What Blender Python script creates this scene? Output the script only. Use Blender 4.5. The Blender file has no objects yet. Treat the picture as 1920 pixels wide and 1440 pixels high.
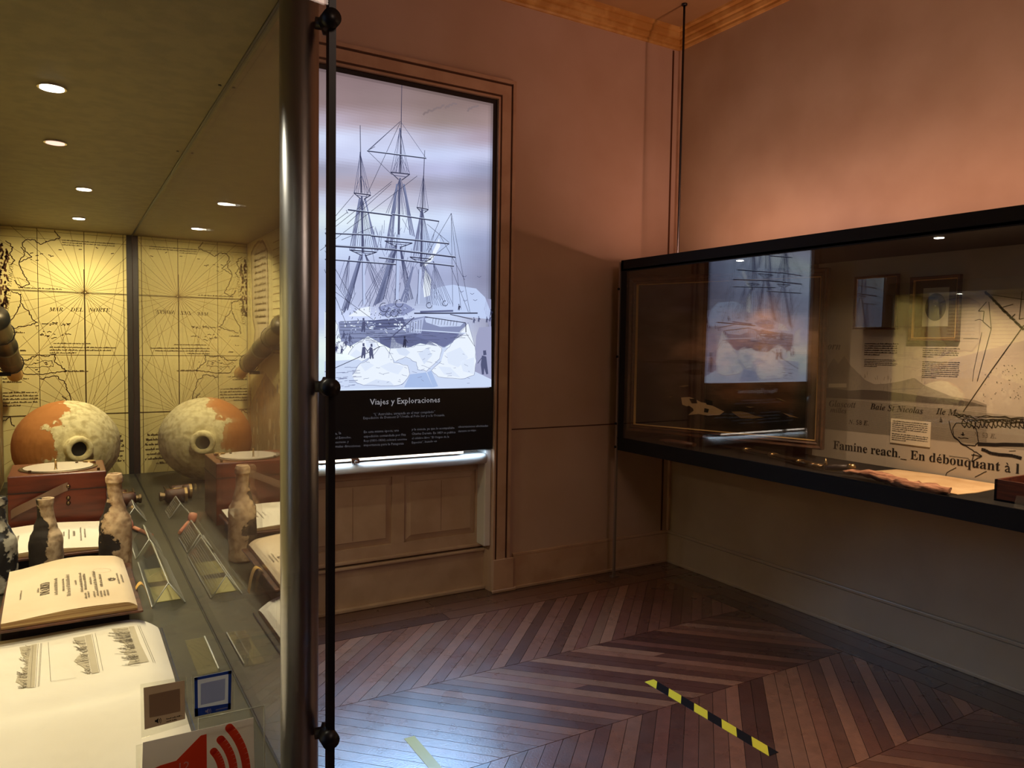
import bpy, bmesh, math, random
from mathutils import Vector, Matrix, noise as mnoise
random.seed(7)
SC = bpy.context.scene
COL = SC.collection

# ------------------------------------------------------------------ camera
F = 1400.0
def _dirp(u, v): return Vector((u-960, 720-v, -F)).normalized()
_y = _dirp(126, 633); _x = _dirp(3330, 680); _x = (_x-_y*_x.dot(_y)).normalized(); _z = _x.cross(_y)
R = Matrix((_x, _y, _z))                      # camera frame -> room frame
CAM = Vector((0, 0, 1.5))
cd = bpy.data.cameras.new('camera'); cam = bpy.data.objects.new('camera', cd); COL.objects.link(cam)
cam.matrix_world = Matrix.Translation(CAM) @ R.to_4x4()
cd.sensor_width = 36; cd.lens = F/1920*36; cd.clip_start = .02
SC.camera = cam

# ------------------------------------------------------------------ world, view, lights
SC.view_settings.view_transform = 'Standard'; SC.view_settings.look = 'None'
SC.view_settings.exposure = 0; SC.view_settings.gamma = 1; SC.view_settings.use_curve_mapping = False
w = bpy.data.worlds.new('dim_room'); SC.world = w; w.use_nodes = True
w.node_tree.nodes['Background'].inputs[0].default_value = (.02, .012, .008, 1)
w.node_tree.nodes['Background'].inputs[1].default_value = .3
SC.cycles.use_denoising = True
SC.cycles.max_bounces = 10; SC.cycles.diffuse_bounces = 4; SC.cycles.glossy_bounces = 5
SC.cycles.transparent_max_bounces = 24; SC.cycles.transmission_bounces = 6
SC.cycles.caustics_reflective = False; SC.cycles.caustics_refractive = False
SC.cycles.sample_clamp_indirect = 4.0

def lamp(name, kind, loc, power, col, aim=None, size=.1, size_y=None, spot=1.6, blend=.6, spread=None):
    d = bpy.data.lights.new(name, kind); o = bpy.data.objects.new(name, d); COL.objects.link(o)
    o.location = loc; d.energy = power; d.color = col
    if aim is not None: o.rotation_euler = (Vector(aim)-Vector(loc)).to_track_quat('-Z', 'Y').to_euler()
    if kind == 'AREA':
        d.shape = 'RECTANGLE'; d.size = size; d.size_y = size_y or size
        if spread: d.spread = spread
    if kind in ('POINT', 'SPOT'): d.shadow_soft_size = size
    if kind == 'SPOT': d.spot_size = spot; d.spot_blend = blend
    return o

VITR_LIGHTS = [(-.017, 1.10), (-.017, 1.60), (-.017, 2.04), (.05, 2.62), (.044, 3.27)]
CASE_LIGHTS = [2.83, 1.77, .71, -.35]
for i, (x, y) in enumerate(VITR_LIGHTS):
    lamp('vitrine_spot', 'SPOT', (x, y, 1.935), (13, 20, 18, 22, 22)[i], (1, .90, .68) if i < 2 else (1, .84, .54), (x, y+(.02, .02, .02, .08, .18)[i], 1.2), .02, spot=(2.2, 2.2, 2.2, 2.5, 2.8)[i], blend=(.7, .7, .7, .7, .6)[i])
for i, y in enumerate(CASE_LIGHTS):
    lamp('case_spot', 'SPOT', (3.09, y, 1.955), (13, 66, 120, 120)[i], (1, .68, .43), (3.28, y, .9), .012, spot=2.0, blend=.9)
# salmon wash from the light strip on the roof of the wall case
lamp('wall_wash', 'AREA', (3.27, 1.6, 1.992), 18, (1, .49, .36), (3.30, 1.6, 3), 3.9, .05)
bpy.data.objects['wall_wash'].rotation_euler = (math.pi, 0, math.pi/2)
# cool daylight window on the left, beside the camera, and an added warm fill light overhead / behind
lamp('side_window_light', 'AREA', (-2.55, .15, 1.7), 3.5, (.42, .66, 1), (1, .4, 1.6), .22, 2.2)
lamp('warm_fill', 'AREA', (1.2, -1.6, 3.3), 12, (1, .72, .57), (2.4, 3.0, 2.9), 1.0, .6)
# daylight escaping under the lower edge of the backlit window panel onto the sill
lamp('sill_daylight', 'AREA', (1.60, 3.862, .870), 1.5, (.62, .82, 1), (1.60, 3.872, .80), 1.05, .02)
lamp('floor_glare_fill', 'AREA', (1.50, 3.70, 1.28), 14, (.30, .58, 1), (1.50, 2.70, .28), 1.04, .5, spread=1.85)  # added lamp ahead of the panel, boosts its cool glare on the floor

# ------------------------------------------------------------------ helpers
def srgb(r, g, b):
    f = lambda c: (c/255)/12.92 if c/255 <= .04045 else (((c/255)+.055)/1.055)**2.4
    return (f(r), f(g), f(b))
def ray(u, v): return R @ Vector((u-960, 720-v, -F))
def hit(u, v, ax, val):
    r = ray(u, v); return CAM + r*((val-CAM[ax])/r[ax])
class Plane:                                   # a flat surface in the room: origin, two unit axes
    def __init__(s, o, a, b):
        s.o = Vector(o); s.a = Vector(a).normalized(); s.b = Vector(b).normalized(); s.n = s.a.cross(s.b)
    def px(s, u, v):
        r = ray(u, v); p = CAM + r*((s.o-CAM).dot(s.n)/r.dot(s.n)) - s.o
        return (p.dot(s.a), p.dot(s.b))
    def __call__(s, a, b, h=0): return s.o + s.a*a + s.b*b + s.n*h

ORG = {}
def tag(o, label, cat, group=None, kind=None):
    if label: o['label'] = label
    if cat: o['category'] = cat
    if group: o['group'] = group
    if kind: o['kind'] = kind
    return o
def thing(name, label, cat, loc, group=None):
    o = bpy.data.objects.new(name, None); COL.objects.link(o); o.location = loc; o.empty_display_size = .05
    ORG[o] = Vector(loc); return tag(o, label, cat, group)
class MB:
    def __init__(s): s.v = []; s.f = []; s.m = []; s.c = []; s.sm = []
    def add(s, vs, fs, mi=0, col=None, smooth=False):
        n = len(s.v); s.v += [Vector(p) for p in vs]
        for f in fs: s.f.append([i+n for i in f]); s.m.append(mi); s.c.append(col); s.sm.append(smooth)
        return s
    def box(s, a, b, mi=0, col=None, bev=0):
        x0, y0, z0 = [min(p, q) for p, q in zip(a, b)]; x1, y1, z1 = [max(p, q) for p, q in zip(a, b)]
        return s.hexa([(x0,y0,z0),(x1,y0,z0),(x1,y1,z0),(x0,y1,z0),(x0,y0,z1),(x1,y0,z1),(x1,y1,z1),(x0,y1,z1)], mi, col, bev)
    def hexa(s, vs, mi=0, col=None, bev=0):
        fs = [(0,3,2,1),(4,5,6,7),(0,1,5,4),(1,2,6,5),(2,3,7,6),(3,0,4,7)]
        if bev:
            bm = bmesh.new(); bv = [bm.verts.new(v) for v in vs]
            for f in fs: bm.faces.new([bv[i] for i in f])
            bmesh.ops.bevel(bm, geom=bm.edges[:], offset=bev, segments=2, affect='EDGES', profile=.5)
            bm.verts.index_update()
            return s.frombm(bm, mi, col)
        return s.add(vs, fs, mi, col)
    def frombm(s, bm, mi=0, col=None, smooth=False):
        bm.verts.index_update()
        s.add([v.co.copy() for v in bm.verts], [[v.index for v in f.verts] for f in bm.faces], mi, col, smooth); bm.free(); return s
    def prism(s, pts, h0, h1, fn, mi=0, col=None):      # polygon in 2D, fn(a,b,h) -> 3D
        n = len(pts)
        vs = [fn(a, b, h0) for a, b in pts]+[fn(a, b, h1) for a, b in pts]
        fs = [list(range(n))[::-1], list(range(n, 2*n))]+[(i, (i+1)%n, n+(i+1)%n, n+i) for i in range(n)]
        return s.add(vs, fs, mi, col)
    def tube(s, pts, rad, seg=16, mi=0, cap=True, flat=1.0, up=None, smooth=True, col=None):
        pts = [Vector(p) for p in pts]; n = len(pts)
        rad = rad if isinstance(rad, (list, tuple)) else [rad]*n
        vs = []; prev = None
        for i, p in enumerate(pts):
            t = (pts[min(i+1, n-1)]-pts[max(i-1, 0)])
            if t.length < 1e-9: t = pts[-1]-pts[0]
            t.normalize()
            u = Vector(up) if up else (prev if prev else (Vector((0,0,1)) if abs(t.z) < .9 else Vector((1,0,0))))
            u = (u - t*u.dot(t)).normalized(); prev = u; wv = t.cross(u)
            for k in range(seg):
                a = 2*math.pi*k/seg; vs.append(p+u*math.cos(a)*rad[i]*flat+wv*math.sin(a)*rad[i])
        fs = [(i*seg+k, i*seg+(k+1)%seg, (i+1)*seg+(k+1)%seg, (i+1)*seg+k) for i in range(n-1) for k in range(seg)]
        s.add(vs, fs, mi, col, smooth)
        if cap:
            m = len(s.v)-len(vs)
            s.f.append([m+k for k in range(seg)][::-1]); s.m.append(mi); s.c.append(col); s.sm.append(False)
            s.f.append([m+(n-1)*seg+k for k in range(seg)]); s.m.append(mi); s.c.append(col); s.sm.append(False)
        return s
    def lathe(s, o, axis, prof, seg=32, mi=0, smooth=True):  # prof: list of (radius, distance along axis)
        o = Vector(o); ax = Vector(axis).normalized()
        return s.tube([o+ax*h for r, h in prof], [max(r, 1e-4) for r, h in prof], seg, mi, True, smooth=smooth,
                      up=(1, 0, 0) if abs(ax.x) < .9 else (0, 0, 1)) if all(prof[i+1][1] > prof[i][1]-1e-9 for i in range(len(prof)-1)) and False else s._lathe(o, ax, prof, seg, mi, smooth)
    def _lathe(s, o, ax, prof, seg, mi, smooth):
        u = Vector((1, 0, 0)) if abs(ax.x) < .9 else Vector((0, 0, 1)); u = (u-ax*u.dot(ax)).normalized(); wv = ax.cross(u)
        vs = [o+ax*h+(u*math.cos(2*math.pi*k/seg)+wv*math.sin(2*math.pi*k/seg))*max(r, 1e-5) for r, h in prof for k in range(seg)]
        n = len(prof)
        fs = [(i*seg+k, i*seg+(k+1)%seg, (i+1)*seg+(k+1)%seg, (i+1)*seg+k) for i in range(n-1) for k in range(seg)]
        fs += [list(range(seg))[::-1], [(n-1)*seg+k for k in range(seg)]]
        return s.add(vs, fs, mi, None, smooth)
    def grid(s, fn, nu, nv, mi=0, colfn=None, smooth=True):
        vs = [fn(i/nu, j/nv) for j in range(nv+1) for i in range(nu+1)]
        n = len(s.v); s.v += [Vector(p) for p in vs]
        for j in range(nv):
            for i in range(nu):
                a = j*(nu+1)+i; s.f.append([n+a, n+a+1, n+a+nu+2, n+a+nu+1]); s.m.append(mi)
                s.c.append(colfn((i+.5)/nu, (j+.5)/nv) if colfn else None); s.sm.append(smooth)
        return s
    def noise(s, amp, sc, seed=0, octs=3):
        for i, p in enumerate(s.v):
            d = mnoise.fractal(p*sc+Vector((seed*3.1, seed, -seed)), 1.0, 2.0, octs)
            e = mnoise.noise_vector(p*sc*.7+Vector((seed, 5, 9)))
            s.v[i] = p+e*amp*.6+Vector((0, 0, d*amp*.4))
        return s
    def merge(s, o, mi):
        n = len(s.v); s.v += o.v
        for f, c, sm in zip(o.f, o.c, o.sm): s.f.append([i+n for i in f]); s.m.append(mi); s.c.append(c); s.sm.append(sm)
        return s
    def build(s, name, mats, parent=None, loc=None, fix=True):
        o_ = ORG[parent] if parent is not None else Vector(loc if loc is not None else (0, 0, 0))
        me = bpy.data.meshes.new(name); me.from_pydata([p-o_ for p in s.v], [], s.f)
        for m in (mats if isinstance(mats, (list, tuple)) else [mats]): me.materials.append(m)
        me.polygons.foreach_set('material_index', s.m); me.polygons.foreach_set('use_smooth', s.sm)
        if any(c is not None for c in s.c):
            at = me.color_attributes.new('Col', 'FLOAT_COLOR', 'CORNER'); buf = []
            for p in me.polygons:
                c = s.c[p.index] or (1, 1, 1)
                buf += [c[0], c[1], c[2], 1]*p.loop_total
            at.data.foreach_set('color', buf)
        if fix:
            bm = bmesh.new(); bm.from_mesh(me); bmesh.ops.recalc_face_normals(bm, faces=bm.faces[:]); bm.to_mesh(me); bm.free()
        me.update()
        ob = bpy.data.objects.new(name, me); COL.objects.link(ob)
        if parent is not None: ob.parent = parent
        else: ob.location = o_
        ORG[ob] = o_
        return ob

# ---- materials
def newmat(name):
    m = bpy.data.materials.new(name); m.use_nodes = True; nt = m.node_tree
    return m, nt, nt.nodes, nt.links, nt.nodes['Principled BSDF']
def mat(name, col, rough=.5, metal=0, col2=None, scale=6, bump=0, bscale=60, spec=.5, coat=0, stretch=None, lo=.4, hi=.6, detail=4):
    m, nt, N, L, P = newmat(name)
    P.inputs['Base Color'].default_value = (*col, 1); P.inputs['Roughness'].default_value = rough
    P.inputs['Metallic'].default_value = metal; P.inputs['Specular IOR Level'].default_value = spec
    P.inputs['Coat Weight'].default_value = coat; P.inputs['Coat Roughness'].default_value = .12
    tc = N.new('ShaderNodeTexCoord'); src = tc.outputs['Object']
    if stretch:
        mp = N.new('ShaderNodeMapping'); mp.inputs['Scale'].default_value = stretch; L.new(src, mp.inputs[0]); src = mp.outputs[0]
    if col2:
        n = N.new('ShaderNodeTexNoise'); n.inputs['Scale'].default_value = scale; n.inputs['Detail'].default_value = detail; L.new(src, n.inputs[0])
        r = N.new('ShaderNodeValToRGB'); r.color_ramp.elements[0].position = lo; r.color_ramp.elements[1].position = hi
        r.color_ramp.elements[0].color = (*col, 1); r.color_ramp.elements[1].color = (*col2, 1)
        L.new(n.outputs[0], r.inputs[0]); L.new(r.outputs[0], P.inputs['Base Color'])
    if bump:
        n = N.new('ShaderNodeTexNoise'); n.inputs['Scale'].default_value = bscale; n.inputs['Detail'].default_value = 6; L.new(src, n.inputs[0])
        b = N.new('ShaderNodeBump'); b.inputs['Strength'].default_value = bump; b.inputs['Distance'].default_value = .004
        L.new(n.outputs[0], b.inputs['Height']); L.new(b.outputs[0], P.inputs['Normal'])
    return m
def colmat(name, rough=.6, emit=0, spec=.3, bump=0, tint=(1, 1, 1)):          # printed colours live in the 'Col' attribute
    m, nt, N, L, P = newmat(name)
    a = N.new('ShaderNodeVertexColor'); a.layer_name = 'Col'
    if emit:
        P.inputs['Base Color'].default_value = (.02, .02, .02, 1)
        L.new(a.outputs[0], P.inputs['Emission Color']); P.inputs['Emission Strength'].default_value = emit
    else:
        n = N.new('ShaderNodeTexNoise'); n.inputs['Scale'].default_value = 4; n.inputs['Detail'].default_value = 5
        tc = N.new('ShaderNodeTexCoord'); L.new(tc.outputs['Object'], n.inputs[0])
        mr = N.new('ShaderNodeMapRange'); mr.inputs[1].default_value = .3; mr.inputs[2].default_value = .7; mr.inputs[3].default_value = .88; mr.inputs[4].default_value = 1.05
        L.new(n.outputs[0], mr.inputs[0])
        mx = N.new('ShaderNodeVectorMath'); mx.operation = 'SCALE'; L.new(a.outputs[0], mx.inputs[0]); L.new(mr.outputs[0], mx.inputs['Scale'])
        L.new(mx.outputs[0], P.inputs['Base Color'])
    P.inputs['Roughness'].default_value = rough; P.inputs['Specular IOR Level'].default_value = spec
    return m
def cardmat(name):
    m = colmat(name, .4, spec=.3); nt = m.node_tree; N, L = nt.nodes, nt.links; P = N['Principled BSDF']
    t = N.new('ShaderNodeBsdfTranslucent'); a = [n for n in N if n.type == 'VERTEX_COLOR'][0]; L.new(a.outputs[0], t.inputs[0])
    mx = N.new('ShaderNodeMixShader'); mx.inputs[0].default_value = .6; L.new(P.outputs[0], mx.inputs[1]); L.new(t.outputs[0], mx.inputs[2]); L.new(mx.outputs[0], N['Material Output'].inputs[0]); return m
def glassmat(name, r0=.045, tint=(.97, .98, .97), rough=0.0, pw=5.0, haze=0):
    m, nt, N, L, P = newmat(name); N.remove(P)
    out = N['Material Output']; geo = N.new('ShaderNodeNewGeometry')
    dot = N.new('ShaderNodeVectorMath'); dot.operation = 'DOT_PRODUCT'; L.new(geo.outputs['Normal'], dot.inputs[0]); L.new(geo.outputs['Incoming'], dot.inputs[1])
    def mth(op, a, b=None):
        n = N.new('ShaderNodeMath'); n.operation = op; n.use_clamp = False
        if isinstance(a, float): n.inputs[0].default_value = a
        else: L.new(a, n.inputs[0])
        if b is not None:
            if isinstance(b, float): n.inputs[1].default_value = b
            else: L.new(b, n.inputs[1])
        return n.outputs[0]
    c = mth('ABSOLUTE', dot.outputs['Value']); i = mth('SUBTRACT', 1.0, c); p = mth('POWER', i, pw)
    k = mth('ADD', mth('MULTIPLY', p, 1-r0), r0)
    tr = N.new('ShaderNodeBsdfTransparent'); tr.inputs[0].default_value = (*tint, 1)
    gl = N.new('ShaderNodeBsdfGlossy'); gl.inputs['Roughness'].default_value = rough; gl.inputs[0].default_value = (1, 1, 1, 1)
    mx = N.new('ShaderNodeMixShader'); L.new(k, mx.inputs[0]); L.new(tr.outputs[0], mx.inputs[1]); L.new(gl.outputs[0], mx.inputs[2])
    last = mx.outputs[0]
    if haze:
        df = N.new('ShaderNodeBsdfDiffuse'); df.inputs[0].default_value = (.8, .8, .72, 1)
        m2 = N.new('ShaderNodeMixShader'); m2.inputs[0].default_value = haze; L.new(last, m2.inputs[1]); L.new(df.outputs[0], m2.inputs[2]); last = m2.outputs[0]
    L.new(last, out.inputs[0]); return m
def emat(name, col, s):
    m, nt, N, L, P = newmat(name); P.inputs['Base Color'].default_value = (0, 0, 0, 1)
    P.inputs['Emission Color'].default_value = (*col, 1); P.inputs['Emission Strength'].default_value = s; return m

M = {}
M['wall'] = mat('wall_paint', srgb(205, 178, 158), .42, col2=srgb(192, 163, 140), scale=1.6, bump=.12, bscale=18, spec=.35, lo=.35, hi=.65)
M['dado'] = mat('satin_wall_paint', srgb(196, 176, 150), .3, col2=srgb(182, 160, 134), scale=2.5, bump=.10, bscale=25, spec=.6, lo=.35, hi=.65)
M['trim'] = mat('trim_paint', srgb(205, 172, 145), .35, col2=srgb(190, 155, 128), scale=5, bump=.12, bscale=40)
M['trimline'] = mat('brown_painted_line', srgb(84, 48, 24), .5)
M['apron'] = mat('apron_paint', srgb(200, 175, 152), .33, col2=srgb(188, 162, 138), scale=6, bump=.1, bscale=50)
M['sill'] = mat('sill_paint', srgb(225, 225, 225), .25)
M['cornice'] = mat('gilded_cornice', srgb(214, 170, 98), .45, col2=srgb(190, 140, 70), scale=8, bump=.15, bscale=40)
M['ceil'] = mat('ceiling_paint', srgb(185, 150, 105), .6, col2=srgb(160, 128, 88), scale=2, lo=.3, hi=.7)
M['black'] = mat('black_metal', (.008, .008, .008), .45, spec=.25)
M['blackmatte'] = mat('black_board', (.012, .011, .010), .55, spec=.2)
M['vfloor'] = mat('olive_black_base', srgb(62, 60, 50), .4, col2=srgb(52, 50, 42), scale=8, bump=.04, bscale=200, spec=.4)
M['vceil'] = mat('olive_ceiling_board', srgb(120, 106, 74), .6, col2=srgb(108, 95, 66), scale=30, bump=.1, bscale=300)
M['vpost'] = mat('dark_post', srgb(40, 34, 28), .5)
M['steel'] = mat('brushed_steel_pole', (.36, .36, .38), .3, 1, bump=.02, bscale=120, stretch=(30, 30, 1))
M['steelpost'] = mat('grey_steel_post', (.42, .36, .32), .35, .8)
M['rubber'] = mat('black_rubber', (.008, .008, .009), .4)
M['glass'] = glassmat('clear_glass', .05)
M['sideglass'] = glassmat('side_glass', .05, pw=3.4)
M['caseglass'] = glassmat('display_glass', .11, (.93, .94, .94))
M['thinglass'] = glassmat('portrait_glass', .012)
M['acrylic'] = glassmat('clear_acrylic', .06, (.97, .975, .95), haze=.02)
M['platesheen'] = mat('olive_plate_sheen', srgb(168, 158, 104), .6)
M['acedge'] = glassmat('acrylic_edge', .25, (.8, .8, .72), rough=.2, haze=.5)
M['bulb'] = emat('lamp_glow', (1, .93, .80), 14)
M['bulb2'] = emat('lamp_glow_weak', (1, .62, .5), 1.6)
M['chrome'] = mat('chrome_ring', (.7, .66, .6), .2, 1)
M['print'] = colmat('printed_sheet', .7, spec=.15)
M['printgloss'] = colmat('printed_gloss', .35, spec=.4)
M['card'] = cardmat('thin_card')
M['lit'] = colmat('backlit_print', .35, emit=1.0)
M['panelblack'] = mat('black_printed_panel', (.006, .007, .012), .35)
M['leather'] = mat('brown_leather', srgb(92, 50, 26), .5, col2=srgb(60, 32, 18), scale=30, bump=.3, bscale=200)
M['darkleather'] = mat('dark_binding', srgb(38, 26, 20), .5, col2=srgb(24, 17, 14), scale=20)
M['pageedge'] = mat('page_edges', srgb(205, 175, 125), .8, col2=srgb(150, 110, 70), scale=1, stretch=(3, 3, 600), bump=.3)
M['mahog'] = mat('red_varnished_wood', srgb(108, 48, 30), .3, col2=srgb(84, 36, 23), scale=5, stretch=(2, 10, 12), spec=.5)
M['brass'] = mat('aged_brass', (.55, .38, .16), .3, 1, col2=(.25, .16, .08), scale=12)
M['darkbrass'] = mat('dark_brass', (.16, .11, .06), .35, 1)
M['tanbrass'] = mat('tan_worn_brass', srgb(196, 156, 92), .5, .2)
M['browntube'] = mat('brown_tube_lining', srgb(120, 84, 50), .5, .2, col2=srgb(70, 48, 30), scale=10)
M['agedtube'] = mat('green_brown_aged_tube', srgb(96, 78, 46), .4, .5, col2=srgb(40, 42, 34), scale=8)
M['silver'] = mat('silvered_dial', (.75, .68, .6), .35, .6)
M['strap'] = mat('grey_leather_strap', srgb(120, 92, 76), .45)
M['clay'] = mat('pink_clay', srgb(214, 150, 118), .6, col2=srgb(190, 110, 80), scale=20)
M['yellow'] = mat('yellow_paper_strap', srgb(214, 170, 84), .7)
M['bone'] = mat('fibrous_reddish_wood', srgb(206, 152, 118), .85, col2=srgb(112, 62, 42), scale=10, stretch=(8, 1, 10), bump=1.0, bscale=30, lo=.35, hi=.7)
M['framewood'] = mat('dark_frame_wood', srgb(92, 56, 28), .35, col2=srgb(60, 34, 18), scale=5, stretch=(10, 1, 10))
M['gold'] = mat('gold_fillet', srgb(232, 190, 120), .4, .35)
M['boxwood'] = mat('dark_box_wood', srgb(96, 46, 26), .4, col2=srgb(66, 30, 18), scale=6, stretch=(10, 1, 14))
M['mouth_shade'] = mat('mouth_shade_black', (.01, .008, .006), .9)

def crust(name, under, over, thresh, scale=9, over2=None, usex=None, bump=.7, rough=.85, objx=0):
    m, nt, N, L, P = newmat(name)
    tc = N.new('ShaderNodeTexCoord'); n = N.new('ShaderNodeTexNoise'); n.inputs['Scale'].default_value = scale; n.inputs['Detail'].default_value = 7; n.inputs['Roughness'].default_value = .6
    L.new(tc.outputs['Object'], n.inputs[0]); val = n.outputs[0]
    if usex is not None:
        sx = N.new('ShaderNodeSeparateXYZ'); L.new(tc.outputs['Object'], sx.inputs[0])
        a = N.new('ShaderNodeMath'); a.operation = 'MULTIPLY_ADD'; L.new(sx.outputs[0], a.inputs[0]); a.inputs[1].default_value = usex; L.new(val, a.inputs[2])
        b = N.new('ShaderNodeMath'); b.operation = 'MULTIPLY_ADD'; L.new(sx.outputs[2], b.inputs[0]); b.inputs[1].default_value = objx; L.new(a.outputs[0], b.inputs[2]); val = b.outputs[0]
    r = N.new('ShaderNodeValToRGB'); e = r.color_ramp.elements; e[0].position = thresh-.012; e[1].position = thresh+.012; e[0].color = (0,0,0,1); e[1].color = (1,1,1,1)
    L.new(val, r.inputs[0])
    n2 = N.new('ShaderNodeTexNoise'); n2.inputs['Scale'].default_value = 45; n2.inputs['Detail'].default_value = 6; L.new(tc.outputs['Object'], n2.inputs[0])
    r2 = N.new('ShaderNodeValToRGB'); r2.color_ramp.elements[0].position = .36; r2.color_ramp.elements[1].position = .56
    r2.color_ramp.elements[0].color = (*(over2 or over), 1); r2.color_ramp.elements[1].color = (*over, 1); L.new(n2.outputs[0], r2.inputs[0])
    mx = N.new('ShaderNodeMix'); mx.data_type = 'RGBA'; L.new(r.outputs[0], mx.inputs[0]); mx.inputs[6].default_value = (*under, 1); L.new(r2.outputs[0], mx.inputs[7])
    L.new(mx.outputs[2], P.inputs['Base Color'])
    rr = N.new('ShaderNodeMapRange'); rr.inputs[3].default_value = rough*.5 if usex is None else rough; rr.inputs[4].default_value = rough; L.new(r.outputs[0], rr.inputs[0]); L.new(rr.outputs[0], P.inputs['Roughness'])
    ad = N.new('ShaderNodeMath'); ad.operation = 'ADD'; L.new(r.outputs[0], ad.inputs[0]); L.new(n2.outputs[0], ad.inputs[1])
    b = N.new('ShaderNodeBump'); b.inputs['Strength'].default_value = bump; b.inputs['Distance'].default_value = .003; L.new(ad.outputs[0], b.inputs['Height']); L.new(b.outputs[0], P.inputs['Normal'])
    return m
M['jug'] = crust('encrusted_terracotta', srgb(184, 120, 58), srgb(232, 220, 168), .104, 7, srgb(196, 180, 128), usex=3.0, objx=-1.2, bump=.45)
M['bottle_a'] = crust('encrusted_dark_bottle', srgb(36, 26, 18), srgb(206, 176, 140), .41, 15, srgb(150, 116, 84), usex=5.5)
M['bottle_b'] = crust('encrusted_bottle_left_dark', srgb(40, 32, 24), srgb(200, 174, 140), .42, 10, srgb(140, 112, 82), usex=9.0)
M['bottle_c'] = crust('patchy_black_bottle', srgb(30, 30, 30), srgb(172, 166, 150), .50, 22, srgb(110, 100, 84))

# floor: per-plank colour in 'Col', grain and wear from nodes, worn varnish sheen
def floormat():
    m, nt, N, L, P = newmat('chevron_parquet')
    a = N.new('ShaderNodeVertexColor'); a.layer_name = 'Col'; tc = N.new('ShaderNodeTexCoord')
    n = N.new('ShaderNodeTexNoise'); n.inputs['Scale'].default_value = 22; n.inputs['Detail'].default_value = 8; n.inputs['Roughness'].default_value = .65; L.new(tc.outputs['Object'], n.inputs[0])
    mr = N.new('ShaderNodeMapRange'); mr.inputs[1].default_value = .25; mr.inputs[2].default_value = .75; mr.inputs[3].default_value = .72; mr.inputs[4].default_value = 1.25; L.new(n.outputs[0], mr.inputs[0])
    mx = N.new('ShaderNodeVectorMath'); mx.operation = 'SCALE'; L.new(a.outputs[0], mx.inputs[0]); L.new(mr.outputs[0], mx.inputs['Scale']); L.new(mx.outputs[0], P.inputs['Base Color'])
    P.inputs['Roughness'].default_value = .38; P.inputs['Specular IOR Level'].default_value = .6
    P.inputs['Coat Weight'].default_value = 1; P.inputs['Coat IOR'].default_value = 1.95
    rr = N.new('ShaderNodeMapRange'); rr.inputs[1].default_value = .3; rr.inputs[2].default_value = .7; rr.inputs[3].default_value = .24; rr.inputs[4].default_value = .36
    n3 = N.new('ShaderNodeTexNoise'); n3.inputs['Scale'].default_value = 6; n3.inputs['Detail'].default_value = 5; L.new(tc.outputs['Object'], n3.inputs[0]); L.new(n3.outputs[0], rr.inputs[0]); L.new(rr.outputs[0], P.inputs['Coat Roughness'])
    n2 = N.new('ShaderNodeTexNoise'); n2.inputs['Scale'].default_value = 130; n2.inputs['Detail'].default_value = 3; L.new(tc.outputs['Object'], n2.inputs[0])
    b = N.new('ShaderNodeBump'); b.inputs['Strength'].default_value = .22; b.inputs['Distance'].default_value = .003; L.new(n2.outputs[0], b.inputs['Height']); L.new(b.outputs[0], P.inputs['Normal']); L.new(b.outputs[0], P.inputs['Coat Normal'])
    return m
M['floor'] = floormat()

# ---- flat artwork
_tc = {}
SERB = {}
def _style(t, st):
    o = ''
    for ch in t:
        if st == 'B':
            if 'A' <= ch <= 'Z': ch = chr(0x1D400+ord(ch)-65)
            elif 'a' <= ch <= 'z': ch = chr(0x1D41A+ord(ch)-97)
            elif '0' <= ch <= '9': ch = chr(0x1D7CE+ord(ch)-48)
        elif st == 'I':
            if 'A' <= ch <= 'Z': ch = chr(0x1D434+ord(ch)-65)
            elif ch == 'h': ch = chr(0x210E)
            elif 'a' <= ch <= 'z': ch = chr(0x1D44E+ord(ch)-97)
        elif st == 'J':
            if 'A' <= ch <= 'Z': ch = chr(0x1D468+ord(ch)-65)
            elif 'a' <= ch <= 'z': ch = chr(0x1D482+ord(ch)-97)
        o += ch
    return o
def textmesh(t, st='', res=2):
    k = (t, st, res)
    if k not in _tc:
        c = bpy.data.curves.new('lettering', 'FONT'); c.body = _style(t, st); c.resolution_u = res
        o = bpy.data.objects.new('lettering', c); COL.objects.link(o)
        me = o.evaluated_get(bpy.context.evaluated_depsgraph_get()).to_mesh()
        _tc[k] = ([(v.co.x, v.co.y) for v in me.vertices], [list(p.vertices) for p in me.polygons])
        bpy.data.objects.remove(o); bpy.data.curves.remove(c)
    return _tc[k]
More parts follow.
